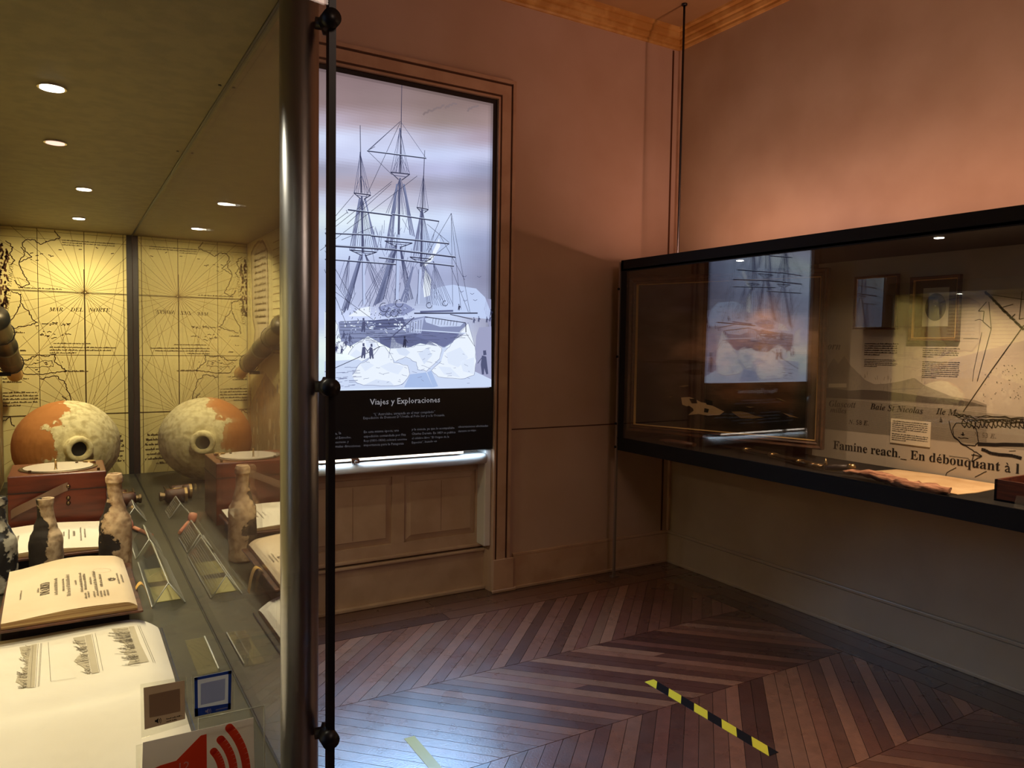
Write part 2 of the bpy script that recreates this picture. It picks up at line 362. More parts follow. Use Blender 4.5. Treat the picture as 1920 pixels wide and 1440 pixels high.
class Art(MB):
    def __init__(s, fn, step=.00022): super().__init__(); s.fn = fn; s.st = step
    def P(s, a, b, lv): return s.fn(a, b, s.st*lv)
    def poly(s, pts, col, lv=1):
        from mathutils.geometry import tessellate_polygon
        tr = tessellate_polygon([[Vector((a, b, 0)) for a, b in pts]])
        s.add([s.P(a, b, lv) for a, b in pts], [list(t) for t in tr], 0, col)
    def line(s, pts, wd, col, lv=2, w2=None):
        n = len(pts)
        for i in range(n-1):
            (x0, y0), (x1, y1) = pts[i], pts[i+1]; d = math.hypot(x1-x0, y1-y0)
            if d < 1e-7: continue
            wa = wd+(w2-wd)*i/(n-1) if w2 is not None else wd; wb = wd+(w2-wd)*(i+1)/(n-1) if w2 is not None else wd
            nx, ny = -(y1-y0)/d/2, (x1-x0)/d/2
            s.add([s.P(x0+nx*wa, y0+ny*wa, lv), s.P(x0-nx*wa, y0-ny*wa, lv), s.P(x1-nx*wb, y1-ny*wb, lv), s.P(x1+nx*wb, y1+ny*wb, lv)], [(0, 1, 2, 3)], 0, col)
    def wig(s, pts, wd, col, amp, seg=8, lv=2, seed=0):
        q = []
        for i in range(len(pts)-1):
            for k in range(seg):
                t = k/seg; q.append((pts[i][0]*(1-t)+pts[i+1][0]*t+random.uniform(-amp, amp), pts[i][1]*(1-t)+pts[i+1][1]*t+random.uniform(-amp, amp)))
        q.append(pts[-1]); s.line(q, wd, col, lv); return q
    def text(s, t, a, b, size, col, rot=0, st='', lv=3, align=0, shear=0, wscale=1, res=2):
        vs, fs = textmesh(t, st, res)
        if not vs: return
        w_ = max(v[0] for v in vs); c, sn = math.cos(rot), math.sin(rot)
        o = []
        for x, y in vs:
            x = (x-w_*align+y*shear)*size*wscale; y *= size; o.append(s.P(a+x*c-y*sn, b+x*sn+y*c, lv))
        s.add(o, fs, 0, col)
    def fit(s, t, p0, p1, col, st='', lv=3, hs=1, shear=0, res=2):
        vs, fs = textmesh(t, st, res); w_ = max(v[0] for v in vs); d = math.hypot(p1[0]-p0[0], p1[1]-p0[1])
        sz = d/w_; rot = math.atan2(p1[1]-p0[1], p1[0]-p0[0])
        s.text(t, p0[0], p0[1], sz*hs, col, rot, st, lv, 0, shear, 1/hs, res)
    def dashes(s, a0, a1, b0, lh, n, th, col, lv=3, rag=.15, rot90=False, slant=0):  # rows of tiny illegible printing
        for r in range(n):
            x = a0; end = a1-(random.uniform(0, rag)*(a1-a0))
            if r == n-1: end = a0+(a1-a0)*random.uniform(.3, .7)
            while x < end:
                l = random.uniform(.8, 3.2)*th*1.3; yy = b0-r*lh+slant*(x-a0)
                k = x
                while k < min(x+l, end):
                    h = th*random.choice((.6, .6, 1.0)); s.line([(k, yy), (k+th*.12, yy+h)], th*.42, col, lv); k += th*.5
                x += l+th*.6
    def oval(s, ca, cb, ra, rb, col, lv=1, n=28): s.poly([(ca+ra*math.cos(2*math.pi*k/n), cb+rb*math.sin(2*math.pi*k/n)) for k in range(n)], col, lv)

def palette(cps, power=3.0):
    def f(u, v):
        W = 0; c = [0, 0, 0]
        for (pu, pv, col) in cps:
            d = ((u-pu)**2+((v-pv))**2+30)**(power/2); q = 1/d; W += q
            for k in range(3): c[k] += col[k]*q
        return [k/W for k in c]
    return f

# room dimensions (metres)
XR, YW, XL, YB, ZC_ = 3.60, 3.883, -2.6, -3.0, 3.61
def struct(o): o['kind'] = 'structure'; return o

# ================================================================== FLOOR
fb = MB(); fb.box((XL, YB, -.06), (XR+.1, 4.1, -.004), col=(.012, .008, .006))
def plankcol():
    base = random.choice([srgb(122, 72, 52), srgb(142, 90, 66), srgb(104, 58, 42), srgb(158, 106, 78), srgb(90, 48, 36), srgb(140, 84, 58), srgb(116, 66, 50), srgb(126, 76, 56)])
    k = random.uniform(.58, .98); return tuple(c*k for c in base)
def clipx(poly, xm, sign=1):
    o = []
    for i in range(len(poly)):
        p, q = poly[i], poly[(i+1) % len(poly)]
        ip, iq = sign*(xm-p[0]) >= 0, sign*(xm-q[0]) >= 0
        if ip: o.append(p)
        if ip != iq:
            t = (xm-p[0])/(q[0]-p[0]); o.append((xm, p[1]+(q[1]-p[1])*t))
    return o
PW = .0787
spines = [3.59-.66*k for k in range(11)]
XB_ = 3.285
def plank(poly, col=None):
    col = col or plankcol()
    cx = sum(p[0] for p in poly)/len(poly); cy = sum(p[1] for p in poly)/len(poly)
    n = len(poly); vs = [(p[0], p[1], -.003) for p in poly]+[(p[0], p[1], 0) for p in poly]
    fb.add(vs, [list(range(n, 2*n))]+[(i, (i+1) % n, n+(i+1) % n, n+i) for i in range(n)], 0, col)
g = .0015
for k in range(len(spines)-1):
    y1, y0 = spines[k], spines[k+1]; sg = 1 if k % 2 == 0 else -1; h = y1-y0
    off = 1.178-(0 if sg == 1 else h)         # seams meet at the shared spine
    x = off-PW*70
    while x < XB_+.8:
        a, b = x+g, x+PW-g
        ya, yb = y0+g, y1-g
        if sg == 1: q = [(a, ya), (b, ya), (b+h, yb), (a+h, yb)]
        else: q = [(a+h, ya), (b+h, ya), (b, yb), (a, yb)]
        cuts = [0, 1] if random.random() > .09 else [0, random.uniform(.25, .75), 1]
        for ci in range(len(cuts)-1):
            t0, t1 = cuts[ci], cuts[ci+1]-(.002 if cuts[ci+1] < 1 else 0)
            lerp = lambda p, r, t: (p[0]+(r[0]-p[0])*t, p[1]+(r[1]-p[1])*t)
            pp = [lerp(q[0], q[3], t0), lerp(q[1], q[2], t0), lerp(q[1], q[2], t1), lerp(q[0], q[3], t1)]
            pp = clipx(pp, XB_, 1); pp = clipx(pp, XL, -1) if len(pp) > 2 else pp
            if len(pp) > 2: plank(pp)
        x += PW
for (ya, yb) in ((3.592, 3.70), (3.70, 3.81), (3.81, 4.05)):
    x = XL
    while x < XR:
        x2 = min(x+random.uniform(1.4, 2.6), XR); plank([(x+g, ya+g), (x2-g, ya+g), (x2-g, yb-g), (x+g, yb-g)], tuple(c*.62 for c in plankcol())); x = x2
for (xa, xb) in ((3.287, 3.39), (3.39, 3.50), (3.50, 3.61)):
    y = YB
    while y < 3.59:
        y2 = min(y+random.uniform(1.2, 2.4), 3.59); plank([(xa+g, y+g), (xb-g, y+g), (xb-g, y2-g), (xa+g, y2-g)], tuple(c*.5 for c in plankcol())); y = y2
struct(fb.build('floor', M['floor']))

# hazard tapes stuck on the floor
def tape(x0, y0, y1, wd, cy, ck, label):
    m = MB(); z0, z1 = .0004, .0012
    n = 9; L_ = (y1-y0)/n
    for i in range(-1, n+1):
        sk = wd*1.0
        a, b = y0+i*L_, y0+(i+1)*L_
        q = [(x0, a), (x0+wd, a+sk), (x0+wd, b+sk), (x0, b)]
        def clipy(P_, ym, s):
            return [(p[1], p[0]) for p in clipx([(p[1], p[0]) for p in P_], ym, s)]
        q = clipy(q, y1, 1); q = clipy(q, y0, -1) if len(q) > 2 else q
        if len(q) > 2: m.prism(q, z0, z1, lambda a_, b_, h_: Vector((a_, b_, h_)), i % 2)
    o = m.build('floor_tape', [cy, ck], loc=(x0+wd/2, (y0+y1)/2, 0)); tag(o, label, 'tape', 'tapes stuck on the floor')
M['tyel'] = mat('yellow_tape', srgb(226, 208, 60), .4); M['tblk'] = mat('black_tape', (.008, .008, .01), .35)
M['tpale'] = mat('worn_pale_tape', srgb(196, 190, 120), .25); M['tpale2'] = mat('worn_grey_tape', srgb(120, 120, 104), .3)
tape(2.196, 1.80, 2.49, .052, M['tyel'], M['tblk'], 'yellow and black striped hazard tape stuck on the open parquet floor')
tape(1.075, 2.0, 2.565, .042, M['tpale'], M['tpale'], 'plain pale worn strip of tape on the floor in the blue window glare')

# ================================================================== WALLS / CEILING
WX0, WX1, WZ1 = 1.05, 2.18, 2.925
m = MB()
for a, b in (((XL, YW, 0), (WX0, YW+.3, ZC_)), ((WX1, YW, 0), (XR+.1, YW+.3, ZC_)), ((WX0, YW, WZ1), (WX1, YW+.3, ZC_)), ((WX0, 4.0, 0), (WX1, YW+.3, WZ1))): m.box(a, b)
struct(m.build('wall_front', M['wall']))
struct(MB().box((XR, YB, 0), (XR+.12, YW, ZC_)).build('wall_right', M['dado']))
struct(MB().box((XL-.1, YB, 0), (XL, YW, ZC_)).build('wall_left', M['wall']))
struct(MB().box((XL, YB-.1, 0), (XR+.1, YB, ZC_)).build('wall_back', M['wall']))
struct(MB().box((XL, YB, ZC_), (XR+.1, YW+.1, ZC_+.1)).build('ceiling', M['ceil']))
# cornice: stepped moulding with a cove, mitred in the corner
prof = [(0, 3.498), (.012, 3.498), (.018, 3.508), (.018, 3.522), (.030, 3.526), (.036, 3.545), (.036, 3.556), (.055, 3.562), (.062, 3.585), (.062, 3.592), (.085, 3.598), (.09, 3.612), (0, 3.612)]
m = MB(); n = len(prof)
for i in range(n):
    (p, z), (p2, z2) = prof[i], prof[(i+1) % n]
    m.add([(XL, YW-p, z), (XR-p, YW-p, z), (XR-p2, YW-p2, z2), (XL, YW-p2, z2)], [(0, 1, 2, 3)])
struct(m.build('trim_1', M['cornice'], fix=False))
m = MB()
for i in range(n):
    (p, z), (p2, z2) = prof[i], prof[(i+1) % n]
    m.add([(XR-p, YB, z), (XR-p, YW-p, z), (XR-p2, YW-p2, z2), (XR-p2, YB, z2)], [(3, 2, 1, 0)])
struct(m.build('trim_2', M['cornice'], fix=False))
# brown painted lines in the corner and dado line
m = MB(); m.box((3.535, YW-.004, .22), (3.547, YW, 3.49)); m.box((3.588, YW-.02, .0), (XR, YW, 3.5), 1); m.box((2.302, YW-.003, .979), (3.53, YW, .985))
struct(m.build('trim_3', [M['trimline'], M['trim']]))
# baseboards
def skirt(m, x0, x1, y, h=.2, t=.022):
    m.box((x0, y-t, 0), (x1, y, h)); m.box((x0, y-t*.7, h), (x1, y, h+.018), bev=.004); m.box((x0, y-t-.012, 0), (x1, y-t, .018), bev=.003)
m = MB(); skirt(m, 2.33, XR, YW); skirt(m, XL, .92, YW); struct(m.build('baseboard_front', M['trim']))
m = MB(); m.box((XR-.022, YB, 0), (XR, YW-.02, .2)); m.box((XR-.016, YB, .2), (XR, YW-.02, .218), bev=.004); m.box((XR-.034, YB, 0), (XR-.022, YW-.03, .018), bev=.003)
struct(m.build('baseboard_right', M['dado']))
# window surround: flat architrave with two brown edge lines and a plinth block
m = MB()
def arch(m, o0, o1, t, mi):   # frame band between inset o0 and o1 outside the opening
    x0, x1, z1 = WX0-o0, WX1+o0, WZ1+o0; X0, X1, Z1 = WX0-o1, WX1+o1, WZ1+o1
    y0 = YW-t
    m.box((x1, y0, .2), (X1, YW, Z1), mi); m.box((X0, y0, .2), (x0, YW, Z1), mi); m.box((x0, y0, z1), (x1, YW, Z1), mi)
arch(m, 0, .012, .030, 0); arch(m, .012, .026, .020, 1); arch(m, .026, .086, .026, 0); arch(m, .086, .102, .012, 1); arch(m, .102, .122, .022, 0)
m.box((WX1, YW-.034, 0), (WX1+.145, YW, .2), 0, bev=.004); m.box((WX0-.145, YW-.034, 0), (WX0, YW, .2), 0, bev=.004)
m.box((WX1-.01, YW-.048, 0), (WX1+.155, YW-.034, .018), 0, bev=.004)
struct(m.build('trim_4', [M['trim'], M['trimline']]))

# window recess below the backlit panel: sill, panelled apron
ap = MB(); Yr = 4.0
ap.box((WX0, 3.975, 0), (WX1, Yr, .235)); ap.box((WX0, 3.955, .235), (WX1, Yr, .252), bev=.005); ap.box((WX0, 3.965, .262), (WX1, Yr, .282), bev=.006); ap.box((WX0, 3.945, 0), (WX1, 3.975, .02), bev=.004)
# stiles and rails around two raised fielded panels
pl = Plane((0, 3.99, 0), (1, 0, 0), (0, 0, 1))
p2a = pl.px(757, 895)[0]; p2b = pl.px(889, 1040)[0]; wdt = p2b-p2a; gap = .075
panels = [(p2a, p2b), (p2a-gap-wdt, p2a-gap), ]
zt, zb = .735, .345
xs = [WX0, p2a-gap-wdt, p2a-gap, p2a, p2b, WX1]
ap.box((WX0, 3.978, .282), (WX1, Yr, zb)); ap.box((WX0, 3.978, zt), (WX1, Yr, .80))
for a, b in ((WX0, xs[1]), (xs[2], xs[3]), (xs[4], WX1)): ap.box((a, 3.978, zb), (b, Yr, zt))
for a, b in panels:
    y0, y1 = 3.992, 3.976; s_ = .035
    o = [(a, zb), (b, zb), (b, zt), (a, zt)]; i_ = [(a+s_, zb+s_), (b-s_, zb+s_), (b-s_, zt-s_), (a+s_, zt-s_)]
    vs = [(p[0], y0, p[1]) for p in o]+[(p[0], y1+.004, p[1]) for p in i_]+[(p[0]+(.004 if p[0] < (a+b)/2 else -.004), y1, p[1]+(.004 if p[1] < .5 else -.004)) for p in i_]
    ap.add(vs, [(k, (k+1) % 4, 4+(k+1) % 4, 4+k) for k in range(4)]+[(4+k, 4+(k+1) % 4, 8+(k+1) % 4, 8+k) for k in range(4)]+[(8, 9, 10, 11)])
    ap.box(((a+b)/2-.0008, y1-.0006, zb+s_+.01), ((a+b)/2+.0008, y1+.001, zt-s_-.01), 1)
struct(ap.build('trim_5', [M['apron'], M['trimline']], fix=True))
m = MB(); m.tube([(WX0+.002, 3.888, .817), (WX1-.045, 3.888, .817)], .031, 24); m.box((WX0, 3.888, .790), (WX1-.045, Yr, .8475)); m.box((WX1-.045, 3.885, .282), (WX1-.002, 3.99, .866), bev=.006)
struct(m.build('trim_6', M['sill']))

# ================================================================== BACKLIT WINDOW PANEL
PP = Plane((0, YW-.0125, 0), (1, 0, 0), (0, 0, 1))
def q(u, v): return PP.px(u, v)
IX0, IX1, IZ0, IZ1 = 1.062, 2.150, 1.240, 2.895
wp = thing('backlit_panel', 'tall backlit print of a rigged ship stuck in ice, set in the window opening', 'illuminated sign', ((WX0+WX1)/2, YW, .87))
MB().box((WX0+.002, YW-.012, .872), (WX1-.002, YW+.05, 2.922), bev=.003).build('light_box', M['panelblack'], wp)
cps = []
ROWS = ((135, [(138,117,120)]*2+[(125,106,104),(112,95,92)]), (190, [(150,128,132),(146,126,128),(138,118,116),(138,116,114)]), (225, [(189,177,197),(168,150,158),(150,132,130),(156,134,134)]), (258, [(215,224,253),(200,205,234),(181,176,197),(170,154,170)]),
               (290, [(202,208,240),(205,214,246),(201,211,245),(198,203,235)]), (318, [(163,163,187),(177,177,206),(182,186,222),(154,159,190)]), (345, [(178,169,186),(173,163,179),(158,158,182),(147,144,168)]),
               (375, [(214,221,249),(200,202,225),(185,187,213),(166,159,177)]), (410, [(231,245,255),(228,242,255),(209,223,252),(182,187,216)]), (455, [(210,226,255),(202,218,250),(185,202,238),(152,160,195)]),
               (520, [(183,194,229),(178,184,217),(167,176,212),(137,140,170)]), (560, [(194,208,243),(180,187,218),(170,184,219),(149,154,184)]), (600, [(204,216,250),(204,216,250),(210,224,255),(166,170,198)]),
               (650, [(242,255,255),(244,255,255),(231,245,255),(178,182,205)]), (690, [(232,250,255),(252,255,255),(241,255,255),(180,183,206)]), (728, [(205,222,251),(223,237,255),(209,223,252),(172,175,199)]))
def pal(u, v):
    us = (600, 720, 830, 915); sm_ = lambda t: t*t*(3-2*t)
    def rowc(row):
        if u <= us[0]: return row[0]
        if u >= us[3]: return row[3]
        i = max(k for k in range(3) if u >= us[k]); t = sm_((u-us[i])/(us[i+1]-us[i])); return [p*(1-t)+q_*t for p, q_ in zip(row[i], row[i+1])]
    if v <= ROWS[0][0]: c = rowc(ROWS[0][1])
    elif v >= ROWS[-1][0]: c = rowc(ROWS[-1][1])
    else:
        j = max(k for k in range(len(ROWS)-1) if v >= ROWS[k][0]); t = sm_((v-ROWS[j][0])/(ROWS[j+1][0]-ROWS[j][0])); c = [p*(1-t)+q_*t for p, q_ in zip(rowc(ROWS[j][1]), rowc(ROWS[j+1][1]))]
    return srgb(*c)
art = Art(PP)
NU, NV = 70, 110
def bgcol(s, t):
    a, b = IX0+(IX1-IX0)*s, IZ0+(IZ1-IZ0)*t
    c = R.transposed() @ (PP(a, b)-CAM); u, v = 960+F*c.x/-c.z, 720-F*c.y/-c.z
    col = pal(u, v); n_ = 1+.07*mnoise.fractal(Vector((a*3, b*7, 2.2)), 1, 2, 4)
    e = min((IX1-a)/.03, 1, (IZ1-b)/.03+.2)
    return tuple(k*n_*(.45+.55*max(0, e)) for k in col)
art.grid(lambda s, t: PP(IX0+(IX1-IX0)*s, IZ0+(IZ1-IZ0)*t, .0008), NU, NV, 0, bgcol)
def PX(pts): return [q(*p) for p in pts]
def c5(x, y): return (560+x/4.364, 100+y/4.364)
def c6(x, y): return (600+x/5.333, 400+y/5.333)
def c7(x, y): return (600+x/5.333, 640+y/5.333)
INK = srgb(48, 52, 78); INK2 = srgb(80, 86, 120); INK3 = srgb(120, 128, 164); ICE = srgb(234, 243, 255); ICE2 = srgb(204, 218, 246); HULL = srgb(134, 144, 182); HULLD = srgb(96, 104, 144)
def L(pts, w_=.003, c=INK, lv=8, f=q): art.line([f(*p) for p in pts], max(w_*1.15, .0022), c, lv)
def Pg(pts, c, lv=6): art.poly(PX(pts), c, lv)
# far mountain, cloud marks, dark rock on the right
Pg([c6(*p) for p in ((1120,760),(1230,728),(1330,714),(1450,735),(1560,752),(1650,840),(1705,980),(1705,1060),(1130,1000))], srgb(192, 208, 244), 5)
Pg([c6(*p) for p in ((1660,850),(1710,860),(1710,1140),(1690,1140),(1640,960))], srgb(150, 154, 188), 5)
Pg([c6(*p) for p in ((1590,1140),(1712,1130),(1712,1700),(1540,1700),(1550,1400),(1560,1230))], srgb(158, 162, 196), 5)
for a_, b_ in ((1060,480),(1140,450),(1240,430),(1420,450)):
    x_, y_ = c5(a_, b_); art.wig(PX([(x_-9, y_+4), (x_, y_-2), (x_+12, y_-5)]), .010, srgb(128, 112, 114), .006, 5, 5)
# sea of ice
Pg([c7(*p) for p in ((45,200),(400,180),(700,150),(1000,60),(1300,60),(1545,120),(1545,300),(1712,380),(1712,455),(45,480))], ICE2, 6)
for pts in (((280,130),(330,60),(400,0),(480,-40),(560,10),(600,60),(520,150),(420,200)), ((320,340),(400,220),(480,190),(560,60),(640,50),(700,120),(740,210),(880,240),(900,330),(820,430),(700,450),(430,440),(350,400)),
            ((690,160),(720,-60),(760,10),(840,40),(900,60),(960,40),(1060,30),(1090,0),(1150,20),(1220,60),(1200,170),(1120,250),(1060,300),(980,280),(960,210),(860,160),(760,200)),
            ((1240,100),(1320,20),(1400,-100),(1480,-180),(1550,60),(1560,200),(1540,340),(1400,380),(1180,360),(1110,290),(1210,200)), ((150,20),(240,0),(260,60),(200,120),(150,110)),
            ((45,-300),(140,-250),(180,-160),(160,-60),(45,-40))):
    Pg([c7(*p) for p in pts], ICE, 7)
    art.wig(PX([c7(*p) for p in pts]), .0022, INK3, .004, 3, 8)
for pts in (((900,330),(1060,310),(1130,460),(840,460)), ((1070,310),(1110,290),(1180,450),(1130,460))): Pg([c7(*p) for p in pts], srgb(168, 190, 232), 7)
for pts, c in (((430,440),(560,380),(700,400),(740,440),(700,450)), 1), (((600,250),(700,210),(840,250),(780,330),(680,300)), 0), (((400,230),(470,200),(540,240),(450,300)), 0), (((760,80),(840,60),(900,110),(860,150),(790,130)), 1), (((980,120),(1080,60),(1120,140),(1040,230)), 1), (((1260,120),(1400,60),(1480,160),(1380,260),(1280,220)), 0), (((1180,250),(1300,260),(1400,360),(1240,330)), 0), (((1400,200),(1540,160),(1540,330),(1430,300)), 0), (((450,-20),(540,10),(560,60),(470,60)), 0), (((300,140),(360,80),(420,120),(380,180)), 0):
    Pg([c7(*p) for p in pts], srgb(214, 226, 248) if c else srgb(222, 233, 252), 7.5)
for i in range(26):
    x_, y_ = random.uniform(150, 340), random.uniform(250, 460); L([c7(x_, y_), c7(x_+random.uniform(30, 90), y_-3)], .002, INK3, 8)
for i in range(40):
    x_, y_ = random.uniform(400, 1500), random.uniform(60, 450); art.wig(PX([c7(x_, y_), c7(x_+random.uniform(10, 60), y_+random.uniform(-14, 20))]), .0018, INK3, .002, 3, 9)
# hull
Pg([c6(*p) for p in ((185,1085),(480,1070),(840,1060),(1050,1030),(1455,1095),(1460,1195),(1380,1260),(1240,1345),(1000,1300),(880,1345),(700,1350),(590,1290),(480,1230),(300,1330),(215,1300),(190,1180))], HULL, 6)
Pg([c6(*p) for p in ((590,1240),(960,1200),(1180,1330),(1000,1300),(880,1345),(700,1352),(600,1300))], HULLD, 7)
Pg([c6(*p) for p in ((1010,1160),(1450,1200),(1240,1335),(960,1230))], srgb(108, 116, 158), 7)
Pg([c6(*p) for p in ((480,1075),(830,1040),(860,1130),(520,1160))], HULLD, 7)
Pg([c6(*p) for p in ((900,1080),(1040,1040),(1010,1200),(890,1190))], srgb(176, 188, 224), 8)
Pg([c6(*p) for p in ((1045,1050),(1180,1028),(1340,1040),(1440,1090),(1400,1130),(1200,1135),(1060,1090))], srgb(196, 210, 242), 8)
Pg([c6(*p) for p in ((280,1030),(400,950),(500,930),(500,1030))], ICE, 8)
Pg([c6(*p) for p in ((580,940),(700,900),(850,900),(950,960),(840,1020),(620,1030))], srgb(140, 150, 192), 7)
Pg([c6(*p) for p in ((1020,520),(1110,420),(1190,250),(1200,330),(1120,470),(1040,540))], ICE, 8)
Pg([c6(*p) for p in ((1050,560),(1110,660),(1100,820),(1040,840),(1030,740))], ICE, 8)
for k in range(5): L([c6(905+k*26, 1090-k*6), c6(900+k*26, 1190)], .002, INK, 9)
for k in range(9): L([c6(1130+k*30, 1050+k*3), c6(1120+k*30, 1110+k*2)], .0018, INK, 9)
for y_ in (1080, 1110, 1140, 1170, 1210, 1250): art.wig(PX([c6(200, y_), c6(500, y_-8), c6(860, y_-14)]), .0022, INK, .0016, 6, 8)
L([c6(950,1165), c6(1455,1200)], .005, ICE2, 9); L([c6(1050,1035), c6(1455,1095), c6(1458,1190)], .004, INK, 9)
L([c6(940,1000), c6(1575,998)], .006, INK, 9); L([c6(1000,985), c6(1330,975)], .009, HULLD, 9); L([c6(1300,1010), c6(1525,1060)], .004, INK, 9)
for k in range(60):
    x_ = random.uniform(200, 950); y_ = random.uniform(930, 1180); L([c6(x_, y_), c6(x_+random.uniform(-12, 25), y_+random.uniform(4, 26))], .0024, random.choice([INK, INK2, ICE]), 9)
for cx_, cy_, r_ in ((640,940,45),(740,1000,36),(790,900,40),(1090,920,28),(1250,900,26),(680,1010,30)):
    L([c6(cx_+r_*math.cos(a/10*6.283), cy_+r_*math.sin(a/10*6.283)) for a in range(9)], .003, INK, 9)
for k in range(46):
    x_ = random.uniform(210, 930); y_ = random.uniform(1085, 1165); L([c6(x_, y_), c6(x_+random.uniform(8, 30), y_)], random.uniform(.003, .008), random.choice([ICE, ICE2, srgb(170, 182, 214)]), 9)
for k in range(50):
    x_ = random.uniform(230, 1400); y_ = random.uniform(1180, 1300)
    if y_ < 1340-abs(x_-750)*.12: L([c6(x_, y_), c6(x_+random.uniform(30, 110), y_+random.uniform(-6, 10))], .0016, INK2, 8)
for k in range(36):
    x_ = random.uniform(160, 330); y_ = random.uniform(1180, 1330); L([c6(x_, y_), c6(x_+random.uniform(-10, 12), y_+random.uniform(10, 34))], .003, INK2, 9)
for k in range(60):
    x_ = random.gauss(760, 90); y_ = random.gauss(980, 34); L([c6(x_, y_), c6(x_+random.uniform(-26, 26), y_+random.uniform(-14, 14))], .0026, random.choice([INK, INK2, ICE2]), 9)
# masts
for pts, w0, w1, c in (([(753,160),(752,228),(751,290),(750,326)], .003, .006, INK), ([(749,340),(748,400),(747,450)], .010, .013, INK2), ([(747,440),(744,562)], .018, .020, srgb(186, 200, 236)),
                    ([(675,235),(676,300),(677,362)], .003, .006, INK), ([(678,368),(680,480)], .010, .012, INK2), ([(681,474),(682,570)], .015, .017, srgb(190, 204, 240)),
                    ([(796,282),(794,330),(792,390)], .003, .006, INK), ([(791,392),(789,500)], .011, .012, INK2), ([(788,505),(784,570)], .014, .016, srgb(186, 200, 236))):
    art.line([q(*p) for p in pts], w0, c, 10, w1)
for a, b in (((744,440),(741,562)), ((679,476),(680,570)), ((785,505),(782,570))): L([a, b], .003, INK2, 11)
# yards
for a, b, w_ in (((688,283),(799,297),.006), ((652,393),(735,404),.008), ((735,402),(823,415),.007), ((609,437),(700,441),.007), ((695,442),(842,457),.008), ((609,460),(735,468),.010), ((735,468),(854,482),.009),
                 ((609,486),(742,496),.007), ((710,483),(851,499),.007), ((649,394),(652,400),.004)):
    L([a, b], w_, INK, 12); L([(a[0], a[1]-1.2), (b[0], b[1]-1.2)], .0022, ICE2, 13)
# tops and crosstrees
for cx_, y_, hw, d in ((750,323,18,12), (679,362,16,9), (792,389,11,7), (681,469,25,8), (747,452,26,9), (788,482,20,8)):
    L([(cx_-hw, y_), (cx_+hw, y_+4)], .005, INK, 12); L([(cx_-hw, y_), (cx_-3, y_+d+2)], .004, INK, 12); L([(cx_+hw, y_+4), (cx_+3, y_+d+3)], .004, INK, 12); L([(cx_-hw*.6, y_+d*.5), (cx_+hw*.6, y_+d*.5+3)], .003, INK2, 12)
# shrouds and stays (fans of thin lines, dense bundles lower down)
def fan(top, b0, b1, n, w_=.0018, c=INK2, jitter=1.2):
    for k in range(n):
        t = k/(n-1); L([(top[0]+random.uniform(-1, 1), top[1]), (b0[0]+(b1[0]-b0[0])*t+random.uniform(-jitter, jitter), b0[1]+(b1[1]-b0[1])*t)], w_, c, 9)
fan((750,240), (733,322), (768,326), 8, .0015); fan((751,228), (688,283), (799,297), 2, .0014); fan((750,290), (735,322), (767,325), 6)
fan((675,285), (663,361), (695,364), 6, .0015); fan((677,330), (664,361), (694,364), 5); fan((794,330), (782,388), (803,391), 6, .0015)
fan((750,334), (724,400), (770,404), 12, .0022); fan((744,345), (721,470), (735,470), 6, .004, INK3); fan((757,345), (768,440), (778,444), 6, .004, INK3)
fan((678,368), (658,460), (702,464), 12, .002); fan((674,372), (655,470), (664,470), 4, .004, INK3); fan((684,372), (702,470), (708,470), 4, .004, INK3)
fan((792,394), (776,480), (812,484), 10, .002); fan((789,396), (774,470), (782,470), 4, .004, INK3)
fan((746,455), (700,575), (722,560), 12, .0028, INK2); fan((738,462), (703,572), (716,565), 8, .005, INK3); fan((750,462), (775,560), (762,565), 9, .0026, INK2); fan((774,500), (750,565), (762,568), 8, .005, INK3)
fan((680,476), (640,590), (652,580), 10, .0028, INK2); fan((676,478), (641,582), (650,578), 5, .005, INK3); fan((684,476), (708,560), (720,530), 6, .0022); fan((655,480), (636,540), (650,560), 7, .002)
fan((789,485), (800,570), (835,575), 10, .0018); fan((846,400), (848,575), (880,586), 3, .0018, INK); fan((747,450), (672,575), (690,575), 4, .002); fan((812,490), (815,560), (850,572), 8, .0016)
for a, b in (((846,400),(789,497)), ((824,440),(871,525)), ((845,500),(878,585)), ((750,228),(690,283)), ((750,230),(672,400)), ((690,284),(735,328)), ((735,340),(610,440)), ((733,345),(650,420)), ((782,330),(600,470)),
             ((663,365),(612,425)), ((651,398),(609,430)), ((823,415),(800,470)), ((800,420),(842,455)), ((842,457),(788,500)), ((688,283),(703,275)), ((640,450),(700,425)), ((609,470),(660,560)), ((620,520),(655,570)), ((625,545),(700,600)), ((608,505),(650,610))):
    L([a, b], .002, INK, 10)
L([c6(600,1330), c6(385,1440), c7(140,270), c7(45,305)], .003, INK, 10); L([c6(940,1040), c6(690,1260)], .005, INK2, 10); L([c6(1460,1200), c6(1545,1330)], .002, INK, 10)
for k in range(70):
    x_ = random.gauss(735, 45); y_ = random.uniform(410, 560)
    if 615 < x_ < 850: L([(x_, y_), (x_+random.uniform(-14, 14), y_+random.uniform(14, 46))], .0014, random.choice([INK2, INK3]), 9)
